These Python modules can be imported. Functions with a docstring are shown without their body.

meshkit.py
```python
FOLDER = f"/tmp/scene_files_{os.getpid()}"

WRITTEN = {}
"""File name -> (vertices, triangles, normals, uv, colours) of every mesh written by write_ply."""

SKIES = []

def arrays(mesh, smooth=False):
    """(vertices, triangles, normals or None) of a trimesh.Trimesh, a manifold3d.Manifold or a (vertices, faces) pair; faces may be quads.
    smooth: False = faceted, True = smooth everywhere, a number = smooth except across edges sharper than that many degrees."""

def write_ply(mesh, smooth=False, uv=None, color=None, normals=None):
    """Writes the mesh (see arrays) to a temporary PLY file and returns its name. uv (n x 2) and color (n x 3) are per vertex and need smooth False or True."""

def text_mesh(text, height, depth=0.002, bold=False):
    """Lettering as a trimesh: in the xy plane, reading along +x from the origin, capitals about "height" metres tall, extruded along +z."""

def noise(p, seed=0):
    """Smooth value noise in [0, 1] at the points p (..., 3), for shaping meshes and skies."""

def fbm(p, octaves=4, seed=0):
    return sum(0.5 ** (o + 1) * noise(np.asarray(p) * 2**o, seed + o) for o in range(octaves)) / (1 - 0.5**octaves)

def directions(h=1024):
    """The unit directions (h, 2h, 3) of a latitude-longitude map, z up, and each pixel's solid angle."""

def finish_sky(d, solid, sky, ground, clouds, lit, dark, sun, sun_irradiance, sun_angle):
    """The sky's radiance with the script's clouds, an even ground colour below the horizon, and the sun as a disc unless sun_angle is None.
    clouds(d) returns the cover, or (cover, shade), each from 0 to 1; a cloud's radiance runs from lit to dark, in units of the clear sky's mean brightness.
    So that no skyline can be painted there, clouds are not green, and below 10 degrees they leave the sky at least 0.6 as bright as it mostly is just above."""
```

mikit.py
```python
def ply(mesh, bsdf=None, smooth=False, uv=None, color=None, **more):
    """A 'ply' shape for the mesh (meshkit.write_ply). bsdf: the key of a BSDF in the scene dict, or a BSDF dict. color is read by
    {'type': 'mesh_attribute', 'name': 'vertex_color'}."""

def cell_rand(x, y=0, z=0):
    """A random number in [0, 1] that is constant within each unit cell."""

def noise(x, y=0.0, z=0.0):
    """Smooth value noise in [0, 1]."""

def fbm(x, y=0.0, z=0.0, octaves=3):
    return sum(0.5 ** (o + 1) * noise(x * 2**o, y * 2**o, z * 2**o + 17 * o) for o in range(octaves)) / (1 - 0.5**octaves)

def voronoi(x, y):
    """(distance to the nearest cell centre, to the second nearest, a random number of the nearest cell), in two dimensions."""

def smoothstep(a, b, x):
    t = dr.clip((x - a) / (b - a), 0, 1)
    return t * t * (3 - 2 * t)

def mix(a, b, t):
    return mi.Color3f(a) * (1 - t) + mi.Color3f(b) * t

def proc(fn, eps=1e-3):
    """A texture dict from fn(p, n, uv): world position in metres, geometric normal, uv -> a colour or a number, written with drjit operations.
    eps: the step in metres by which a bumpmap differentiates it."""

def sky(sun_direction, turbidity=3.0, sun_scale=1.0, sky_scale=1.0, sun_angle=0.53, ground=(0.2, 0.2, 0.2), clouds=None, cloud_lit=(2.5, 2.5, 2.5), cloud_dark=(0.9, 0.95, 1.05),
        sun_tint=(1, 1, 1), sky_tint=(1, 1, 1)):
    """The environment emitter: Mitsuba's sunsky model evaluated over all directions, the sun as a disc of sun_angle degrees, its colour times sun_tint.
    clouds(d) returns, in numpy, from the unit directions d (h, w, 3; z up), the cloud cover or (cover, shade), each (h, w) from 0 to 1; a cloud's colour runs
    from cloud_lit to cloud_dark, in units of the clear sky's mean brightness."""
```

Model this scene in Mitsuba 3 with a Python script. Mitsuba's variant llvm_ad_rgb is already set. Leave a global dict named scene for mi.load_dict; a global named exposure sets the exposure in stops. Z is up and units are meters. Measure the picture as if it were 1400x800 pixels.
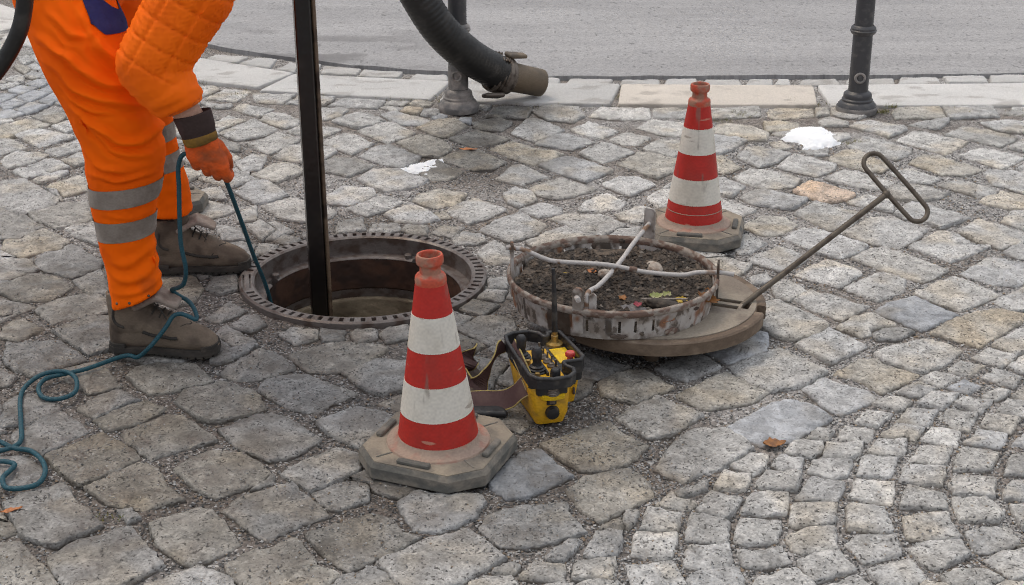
import math, random
import numpy as np, trimesh, shapely, shapely.affinity
import drjit as dr
import mitsuba as mi
import manifold3d as m3
from manifold3d import Manifold
from shapely.geometry import Polygon, Point, LineString, MultiPolygon
import mikit, meshkit
from mikit import proc, noise, fbm, voronoi, cell_rand, smoothstep, mix

T = mi.ScalarTransform4f
scene, labels = {}, {}
rng = np.random.default_rng(7)

# ---------------------------------------------------------------- camera, sky, exposure
CAM, PITCH = 1.76, math.radians(22.284)
scene['camera'] = {'type': 'perspective', 'fov': 37.878, 'fov_axis': 'x', 'near_clip': 0.05, 'far_clip': 2000.0,
    'to_world': T().look_at(origin=[0, 0, CAM], target=[0, math.cos(PITCH), CAM - math.sin(PITCH)], up=[0, 0, 1])}
scene['sky_light'] = mikit.sky([-0.35, 0.25, 0.9], turbidity=3, sun_scale=0.2, sun_angle=24, clouds=lambda d: (np.ones(d.shape[:2]), .95 * (1 - np.clip(d[..., 2], 0, 1)) ** 1.3),
    cloud_lit=(2.46, 2.53, 2.66), cloud_dark=(0.7, 0.73, 0.8))
exposure = 2.1

# ---------------------------------------------------------------- helpers
def numbered(key):
    if key not in scene and key not in labels: return key
    i = 1
    while f'{key}_{i:03d}' in scene or f'{key}_{i:03d}' in labels: i += 1
    return f'{key}_{i:03d}'

def thing(name, label=None, cat=None, group=None, kind=None):
    key = numbered(name); d = {}
    if label: d['label'] = label
    if cat: d['category'] = cat
    if group: d['group'] = group
    if kind: d['kind'] = kind
    labels[key] = d
    return key

PAL = {}
def shape(mesh, bsdf, smooth, uv=None):
    if bsdf in PAL:                       # one shared material; the uv of the mesh picks its row of the table
        mesh = tm(mesh)
        if smooth is not False and smooth is not True:
            mesh = trimesh.graph.smooth_shade(mesh, angle=math.radians(smooth), facet_minarea=None); smooth = True
        return mikit.ply(mesh, 'painted', smooth=smooth, uv=np.tile([PAL[bsdf][0] + .5, 0.5], (len(mesh.vertices), 1)))
    if uv is not None and smooth is not False and smooth is not True:      # one uv for the whole mesh
        mesh = trimesh.graph.smooth_shade(tm(mesh), angle=math.radians(smooth), facet_minarea=None); smooth = True; uv = np.tile(uv[0], (len(mesh.vertices), 1))
    return mikit.ply(mesh, bsdf, smooth=smooth, uv=uv)

def part(parent, name, mesh, bsdf, smooth=35, label=None, kind=None, uv=None):
    key = numbered(parent + '__' + name)
    scene[key] = shape(mesh, bsdf, smooth, uv)
    if label or kind: labels[key] = {**({'label': label} if label else {}), **({'kind': kind} if kind else {})}
    return key

def single(name, mesh, bsdf, label, cat, smooth=35, group=None, kind=None, uv=None):
    key = thing(name, label, cat, group, kind)
    scene[key] = shape(mesh, bsdf, smooth, uv)
    return key

def tm(m):
    if isinstance(m, Manifold):
        a = m.to_mesh(); return trimesh.Trimesh(a.vert_properties[:, :3], a.tri_verts, process=False)
    return m

def cat(*ms):
    ms = ms[0] if len(ms) == 1 and isinstance(ms[0], (list, tuple)) else ms
    return trimesh.util.concatenate([tm(m) for m in ms])

def man(m):
    m = trimesh.Trimesh(m.vertices, m.faces, process=True); m.merge_vertices()
    return Manifold(m3.Mesh(np.asarray(m.vertices, np.float32), np.asarray(m.faces, np.uint32)))

def spline(pts, n):
    p = np.asarray(pts, float); p = np.vstack([2 * p[0] - p[1], p, 2 * p[-1] - p[-2]])
    out = []
    for i in range(1, len(p) - 2):
        t = np.linspace(0, 1, n, endpoint=False)[:, None]
        a, b, c, d = p[i - 1:i + 3]
        out.append(0.5 * (2 * b + (c - a) * t + (2 * a - 5 * b + 4 * c - d) * t**2 + (3 * b - a - 3 * c + d) * t**3))
    return np.vstack(out + [p[-2][None]])

def frames(p):
    t = np.gradient(p, axis=0); t /= np.linalg.norm(t, axis=1, keepdims=True) + 1e-12
    n = np.cross(t[0], [0, 0, 1.0]) if abs(t[0][2]) < .95 else np.cross(t[0], [1.0, 0, 0])
    n /= np.linalg.norm(n); ns = [n]
    for i in range(1, len(p)):
        n = ns[-1] - t[i] * np.dot(ns[-1], t[i]); ns.append(n / np.linalg.norm(n))
    ns = np.array(ns); return t, ns, np.cross(t, ns)

def sweep(p, rad, sides=12, cap=True, close=False):
    p = np.asarray(p, float); rad = np.broadcast_to(rad, (len(p),))
    t, a, b = frames(p); ang = np.arange(sides) * 2 * np.pi / sides
    v = p[:, None] + rad[:, None, None] * (np.cos(ang)[None, :, None] * a[:, None] + np.sin(ang)[None, :, None] * b[:, None])
    i, j = np.meshgrid(np.arange(len(p) - 1), np.arange(sides), indexing='ij')
    q = np.stack([i * sides + j, i * sides + (j + 1) % sides, (i + 1) * sides + (j + 1) % sides, (i + 1) * sides + j], -1).reshape(-1, 4)
    v = v.reshape(-1, 3); f = np.vstack([q[:, [0, 1, 2]], q[:, [0, 2, 3]]])
    if cap:
        k = len(v); v = np.vstack([v, p[0], p[-1]]); e = (len(p) - 1) * sides; j = np.arange(sides)
        f = np.vstack([f, np.stack([np.full(sides, k), (j + 1) % sides, j], 1), np.stack([np.full(sides, k + 1), e + j, e + (j + 1) % sides], 1)])
    return trimesh.Trimesh(v, f, process=False)

def tube(pts, rad, n=8, sides=12):
    p = spline(pts, n)
    if np.ndim(rad):
        rad = np.interp(np.linspace(0, len(pts) - 1, len(p)), np.arange(len(pts)), rad)
    return sweep(p, rad, sides)

def lathe(prof, n=48, c=(0, 0, 0)):
    prof = np.asarray(prof, float); a = np.arange(n) * 2 * np.pi / n
    v = np.stack([prof[:, 0][:, None] * np.cos(a), prof[:, 0][:, None] * np.sin(a), np.repeat(prof[:, 1][:, None], n, 1)], -1).reshape(-1, 3)
    i, j = np.meshgrid(np.arange(len(prof) - 1), np.arange(n), indexing='ij')
    q = np.stack([i * n + j, i * n + (j + 1) % n, (i + 1) * n + (j + 1) % n, (i + 1) * n + j], -1).reshape(-1, 4)
    f = np.vstack([q[:, [0, 1, 2]], q[:, [0, 2, 3]]])
    return trimesh.Trimesh(v + np.asarray(c, float), f, process=False)

def orient(m, p, z, x=None):
    """mesh built along +z moved so that its z axis is z and its origin p"""
    z = np.asarray(z, float) / np.linalg.norm(z)
    x = np.asarray(x, float) if x is not None else (np.array([1.0, 0, 0]) if abs(z[0]) < .9 else np.array([0, 1.0, 0]))
    x = x - z * np.dot(x, z); x /= np.linalg.norm(x); y = np.cross(z, x)
    M = np.eye(4); M[:3, 0], M[:3, 1], M[:3, 2], M[:3, 3] = x, y, z, p
    m = tm(m).copy(); m.apply_transform(M); return m

def place(m, p=(0, 0, 0), deg=0):
    m = tm(m).copy(); m.apply_transform(trimesh.transformations.rotation_matrix(math.radians(deg), [0, 0, 1])); m.apply_translation(p); return m

def box(sx, sy, sz, c=(0, 0, 0), ch=0.0):
    if not ch:
        m = trimesh.creation.box((sx, sy, sz)); m.apply_translation(c); return m
    h = np.array([sx, sy, sz]) / 2; pts = []
    for s in np.ndindex(2, 2, 2):
        s = np.array(s) * 2 - 1
        for k in range(3):
            o = h - ch; o[k] = h[k]; pts.append(s * o)
    m = trimesh.convex.convex_hull(np.array(pts)); m.apply_translation(c); return m

def prism(poly, z0, z1, ch=0.0):
    poly = Polygon(poly) if not isinstance(poly, Polygon) else poly
    parts = [trimesh.creation.extrude_polygon(poly, z1 - z0, engine='earcut')]
    parts[0].apply_translation([0, 0, z0])
    return parts[0]

_ball = trimesh.creation.icosphere(subdivisions=2, radius=1.0).vertices
def bone(p, r, q, s):
    return Manifold.hull_points(np.vstack([_ball * r + np.asarray(p), _ball * s + np.asarray(q)]).astype(np.float32))

def chain(pts):
    return Manifold.batch_boolean([bone(a[0], a[1], b[0], b[1]) for a, b in zip(pts[:-1], pts[1:])], m3.OpType.Add)

def union(ms): return Manifold.batch_boolean(ms, m3.OpType.Add)

def soft(m, length, it=12):
    t = tm(m.refine_to_length(length))
    trimesh.smoothing.filter_taubin(t, lamb=0.5, nu=0.51, iterations=it); return t

def displace(m, fn):
    m = m.copy(); m.vertices = m.vertices + m.vertex_normals * fn(np.asarray(m.vertices))[:, None]; return m

# ---------------------------------------------------------------- materials
def mat(key, col, rough=0.6, metal=0.0, spec=0.5, bump=None, bscale=1.0, eps=1e-3, **kw):
    if isinstance(col, tuple) and len(col) == 7:
        PAL[key] = (len(PAL), *col, float(rough), float(metal), float(spec), bump or 0.0); return
    b = {'type': 'principled', 'base_color': col if isinstance(col, dict) else {'type': 'rgb', 'value': list(col)},
         'roughness': rough if isinstance(rough, dict) else float(rough), 'metallic': metal if isinstance(metal, dict) else float(metal), 'specular': float(spec), **kw}
    if bump is not None:
        b = {'type': 'bumpmap', 'arbitrary': proc(bump, eps), 'scale': float(bscale), 'bsdf': b}
    scene[key] = {'type': 'twosided', 'bsdf': b}

def blob(p, x, y, r, s=1.0):
    return s * dr.exp(-(dr.square(p.x - x) + dr.square(p.y - y)) / (r * r))

def wet_at(p):
    """where the paving is wet or muddy from the work: round the manhole, by the men's boots, under the hose"""
    w = blob(p, -0.55, 3.55, 0.55, .8) + blob(p, -1.2, 4.0, 0.8, .9) + blob(p, -.47, 4.43, .62, .85) + blob(p, .12, 3.45, .35, .7) + blob(p, -.12, 5.75, .42, .9) + blob(p, .02, 6.45, .28, 1.0) + blob(p, -.8, 3.1, .75, .62) + blob(p, .1, 2.9, .5, .35) + blob(p, .45, 3.9, .4, .4)
    n = fbm(p.x * 4.3, p.y * 4.3, 3.1, 3)
    return smoothstep(.25, .8, w * (.45 + 1.1 * n))

def granite_col(p, n, uv):
    u, v = uv.x, uv.y
    tan, pink, blue = dr.clip(u, 0, 1), dr.clip(u - 1, 0, 1), dr.clip(-u, 0, 1)
    c = mix((.355, .352, .346), (.35, .328, .288), tan)
    c = mix(c, (.42, .335, .27), pink); c = mix(c, (.315, .335, .37), blue)
    big = fbm(p.x * 13, p.y * 13, v * 31, 3)
    c = c * (.72 + .56 * big)
    coarse = 1 - .7 * blue
    g1 = noise(p.x * 170, p.y * 170, p.z * 170 + v * 7) - .5; g2 = noise(p.x * 290 + 40, p.y * 290, p.z * 290 + 9) - .5; g3 = noise(p.x * 95 + 3, p.y * 95, p.z * 95) - .5
    c = c * (1 + coarse * (.55 * g1 + .62 * g2 + .26 * g3))
    c = c * (1 - .72 * smoothstep(.70, .84, noise(p.x * 200 + 9, p.y * 200, p.z * 200)) * coarse)
    c = mix(c, (.62, .61, .6), .5 * smoothstep(.74, .88, noise(p.x * 230 + 70, p.y * 230, p.z * 230 + 3)) * coarse)
    c = mix(c, mi.Color3f(c.x * 1.05, c.y * .94, c.z * .78), smoothstep(.48, .75, fbm(p.x * 9 + 9, p.y * 9, v * 17, 2)) * .6)
    wet = wet_at(p)
    pit = fbm(p.x * 42 + 5, p.y * 42, v * 9, 4); c = c * (.80 + .36 * smoothstep(.3, .68, pit))
    mud = smoothstep(.46, .66, fbm(p.x * 17 + 5, p.y * 17, 2.2, 4)) * (.12 + .7 * wet)
    low = 1 - smoothstep(-.012, -.0035, p.z + .005 * noise(p.x * 90, p.y * 90, 1.0))
    c = mix(c, (.155, .135, .118), dr.clip(.8 * low + .6 * mud, 0, 1))
    return c * v * (1 - .44 * wet)

def wet_rough(p, n, uv):
    return .78 - .5 * wet_at(p) * smoothstep(.3, .7, fbm(p.x * 30, p.y * 30, 7.7, 2))

def granite_bump(p, n, uv):
    return .0046 * fbm(p.x * 42 + 5, p.y * 42, uv.y * 9, 4) + .0024 * noise(p.x * 170, p.y * 170, p.z * 170) + .0012 * noise(p.x * 340, p.y * 340, p.z * 340)

mat('granite', proc(granite_col), proc(wet_rough), bump=granite_bump)

def bed_col(p, n, uv):
    f = smoothstep(.35, .65, fbm(p.x * 4, p.y * 4, 1.3, 3))
    c = mix(mix((.165, .143, .128), (.24, .23, .226), f), (.12, .10, .087), wet_at(p) * .8)
    g = noise(p.x * 150, p.y * 150, 2.0); h = noise(p.x * 210 + 7, p.y * 210, 5.0)
    c = c * (.45 + 1.1 * g); c = mix(c, (.5, .49, .48), smoothstep(.7, .84, h) * (.4 + .6 * f)); c = mix(c, (.04, .04, .04), smoothstep(.7, .82, noise(p.x * 190, p.y * 190 + 50, 8.0)))
    return c * (1 - .32 * wet_at(p))
mat('bedding', proc(bed_col), proc(wet_rough), bump=lambda p, n, uv: .006 * fbm(p.x * 110, p.y * 110, 0.0, 3))
def grit_col(p, n, uv):
    return mix(mix((.07, .07, .072), (.55, .545, .54), uv.x * uv.x), (.3, .22, .15), smoothstep(.8, 1.0, uv.y)) * (1 - .3 * wet_at(p))
mat('grit', proc(grit_col), .6)
def road_col(p, n, uv):
    a = fbm(p.x * 1.1, p.y * 2.6, 4.0, 4); st = fbm(p.x * .9, p.y * 13, 9.0, 4)
    c = mix((.235, .232, .238), (.315, .311, .316), smoothstep(.15, .85, .6 * a + .4 * st))
    c = c * (.72 + .3 * noise(p.x * 190, p.y * 190, 1.0) + .26 * noise(p.x * 85, p.y * 85, 6.0))
    c = c * (1 - .3 * smoothstep(.80, .92, noise(p.x * 60, p.y * 45, 3.0)))
    edge = smoothstep(.5, .66, fbm(p.x * 2.2 + 3, p.y * 5, 2.0, 4)) * smoothstep(-.1, -.8, p.x) * smoothstep(8.8, 7.3, p.y)
    return mix(c, (.13, .125, .128), edge * .75)
mat('asphalt', proc(road_col), .85, bump=lambda p, n, uv: .003 * fbm(p.x * 90, p.y * 90, 0.0, 3) + .006 * fbm(p.x * 7, p.y * 16, 5.0, 3))

def kerb_col(p, n, uv):
    c = mix((.46, .456, .45), (.465, .425, .38), dr.clip(uv.x, 0, 1)) * uv.y
    c = c * (.86 + .2 * fbm(p.x * 3, p.y * 9, 1.0, 3)) * (.86 + .28 * noise(p.x * 240, p.y * 240, p.z * 240))
    return mix(c, (.16, .14, .12), smoothstep(.56, .74, fbm(p.x * 8, p.y * 14, 4.0, 4)) * .4)
mat('kerb_granite', proc(kerb_col), .8, bump=lambda p, n, uv: .0016 * noise(p.x * 150, p.y * 150, p.z * 150) + .002 * fbm(p.x * 30, p.y * 30, 0.0, 2))
SLATE = """
g -2276 6997 -2189 6978 -2214 6834 -2303 6906
g -2317 6875 -2224 6832 -2261 6717 -2350 6793
g -2183 6899 -2127 6884 -2145 6732 -2204 6803
g -2285 6722 -2290 6654 -2319 6579 -2388 6740
g -2218 6773 -2141 6728 -2186 6593 -2267 6671
g -2126 6740 -2064 6715 -2078 6522 -2150 6606
g -2275 6642 -2197 6585 -2249 6436 -2309 6543
g -2180 6571 -2082 6522 -2133 6376 -2205 6459
g -2230 6443 -2150 6390 -2208 6266 -2276 6389
g -2304 6458 -2398 6590 -2387 6694 -2323 6577 -2315 6575
g -2073 6963 -2013 6872 -2047 6765 -2117 6889
d -161 4177 -119 4250 -39 4207 -87 4125
"""
SLAB = """
g -1689 7461 -1607 7425 -1060 7095 -1195 6828 -1545 6977 -1885 7194 -1778 7445
g -1058 7084 -295 6941 -374 6607 -1172 6770
g 509 6889 436 6527 -331 6584 -269 6917
p 1411 6845 1365 6496 478 6518 518 6872
w 2950 6931 2879 6534 1432 6496 1435 6865
"""
SETT = """
d 382 3062 467 3131 457 3079 393 3045
g 596 3259 629 3240 611 3185 580 3153 529 3199
g 475 3083 512 3171 573 3149 552 3079
g 374 3070 384 3040 430 3032 410 2986 332 3003
g 469 3075 538 3045 495 2950 422 2982
g 314 2995 391 2982 365 2898 288 2906
g 260 2978 293 2974 263 2906 251 2938
d 207 2922 250 2954 246 2898 197 2898
g 188 2891 248 2891 243 2845 230 2800 171 2789 156 2796
w 281 2891 371 2891 349 2792 318 2781 260 2800
g 72 2789 126 2860 156 2856 119 2778 99 2770
g 51 2770 116 2759 107 2696 16 2710
g 138 2767 223 2785 217 2703 126 2706
g 411 2974 494 2938 475 2845 383 2856
g 613 3167 684 3171 696 3153 667 3075 604 3083 576 3096
g 562 3062 602 3070 650 3062 628 2970 584 2960 524 2978
g 387 2833 481 2841 473 2756 412 2741 369 2756
g 515 2938 573 2942 609 2934 588 2852 505 2841 493 2860
g 553 2814 594 2829 606 2770 551 2749 496 2749 495 2814
g 349 2774 369 2671 305 2637 254 2671 244 2756
g 392 2734 487 2741 492 2671 455 2624 381 2637 373 2706
g 112 2692 119 2671 114 2637 15 2637 15 2671
g 147 2696 225 2696 225 2637 126 2637 127 2671
g 554 2720 608 2738 639 2671 608 2631 509 2631 511 2692
g -39 2734 0 2770 18 2756 8 2727 -23 2720
g -54 2706 0 2713 12 2685 8 2637 -95 2637 -89 2685
g 711 3326 778 3317 765 3269 737 3240 669 3264
g 715 3231 700 3176 651 3175 632 3203 663 3254
g 739 3231 834 3222 801 3140 774 3136 712 3167
g 880 3312 851 3250 823 3229 763 3236 788 3307
g 719 3144 791 3109 755 3032 702 3032 662 3045
g 652 3011 752 3015 731 2930 643 2914 627 2926
g 658 2906 728 2914 713 2822 639 2800 613 2822 614 2875
g 663 2803 716 2807 737 2738 635 2692 618 2770
g 919 3331 996 3336 966 3259 943 3240 878 3259
w 869 3250 947 3236 906 3140 827 3149
w 819 3131 908 3109 881 3015 786 3045
g 779 3011 861 3003 857 2894 753 2906
g 768 2879 858 2883 850 2800 809 2778 760 2770 740 2845
g 831 2767 867 2770 880 2699 831 2671 783 2665 766 2741
g 1019 3307 1096 3288 1052 3203 970 3222
g 962 3208 1050 3185 1020 3105 976 3105 922 3122
g 936 3100 1015 3062 998 2991 897 3003
g 934 2974 996 2970 997 2867 953 2856 879 2867 894 2954
g 911 2848 997 2852 1000 2800 909 2734 885 2763 872 2822
g 1117 3283 1201 3259 1158 3176 1067 3176
g 1063 3153 1159 3136 1129 3049 1034 3062 1039 3105
w 1106 3045 1131 2986 1104 2938 1017 2938 1026 3040
g 1117 2914 1128 2845 1040 2807 1017 2822 1016 2898
g 1228 3245 1282 3245 1251 3149 1185 3158
g 1190 3122 1245 3131 1216 3040 1150 3036 1161 3079
g 1206 3011 1187 2914 1150 2914 1151 3011
g 1060 2807 1125 2822 1133 2785 1110 2713 1065 2706 1028 2778
g 974 2741 1022 2745 1044 2703 1000 2671 923 2671 913 2713
g 738 2720 754 2671 737 2631 658 2631 663 2678
g 915 2682 922 2666 914 2637 838 2637 846 2671 876 2696
g 1041 2692 1084 2692 1066 2637 998 2637 998 2665
w 1366 3894 1427 3838 1362 3759 1297 3826
g 1496 4025 1534 4025 1518 3894 1429 3844 1380 3914
g 1256 3801 1319 3771 1253 3700 1204 3741
w 1444 3826 1489 3807 1433 3711 1403 3729 1379 3765
g 1172 3735 1233 3700 1166 3637 1115 3677
b 1238 3682 1269 3642 1223 3592 1177 3631
g 1339 3753 1399 3700 1352 3631 1282 3694
g 1104 3665 1145 3631 1085 3570 1030 3603
g 1129 3609 1200 3597 1131 3505 1066 3532
g 1309 3620 1339 3603 1291 3559 1254 3581
g 1013 3575 1060 3548 1012 3489 952 3532
g 1208 3575 1275 3553 1219 3478 1162 3532
g 1382 3631 1410 3597 1381 3553 1330 3575
g 929 3500 995 3478 936 3406 880 3426
g 1033 3494 1112 3489 1062 3406 988 3426
g 1133 3494 1214 3478 1163 3381 1130 3396 1104 3447
g 1315 3559 1374 3532 1347 3447 1263 3489
g 1229 3463 1314 3447 1265 3366 1198 3406
g 852 3406 924 3386 900 3326 856 3317 821 3346
g 1053 3396 1009 3322 999 3326 999 3342 967 3340 932 3356 985 3416
w 1069 3396 1141 3376 1107 3297 1027 3331
g 1188 3386 1254 3361 1215 3292 1133 3317
g 1295 3356 1328 3346 1293 3278 1247 3307
g 780 3396 824 3386 794 3326 741 3336
"""
GUTTER = """
g -1509 7488 -1339 7447 -1386 7324 -1542 7404
g -1294 7428 -1186 7407 -1197 7228 -1363 7327
g -1105 7333 -1069 7290 -1058 7135 -1154 7174
g -994 7312 -947 7291 -958 7121 -1050 7129
g -929 7254 -742 7196 -760 7092 -927 7118
g -728 7179 -531 7122 -551 7012 -740 7064
g -463 7105 -315 7068 -311 6956 -493 6992
g -231 7062 -85 7032 -102 6921 -264 6939
g -37 7025 91 7022 71 6907 -64 6922
g 165 7015 226 6996 219 6914 144 6922
g 279 7015 480 6989 451 6894 256 6904
g 702 6990 692 6876 515 6886 508 6895 531 6979
g 881 6990 870 6867 721 6872 740 6979
g 1085 6979 1077 6861 905 6866 923 6979
g 1133 6979 1242 6979 1224 6863 1102 6859
g 1273 6979 1321 6979 1311 6869 1238 6880
g 1386 6979 1550 6990 1541 6876 1360 6887
g 1606 6990 1823 6997 1807 6894 1576 6887
g 1870 7032 2040 7025 2029 6914 1833 6914
g 2072 7032 2279 7062 2260 6935 2071 6928
g 2312 7068 2478 7076 2454 6942 2279 6942
"""
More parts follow.
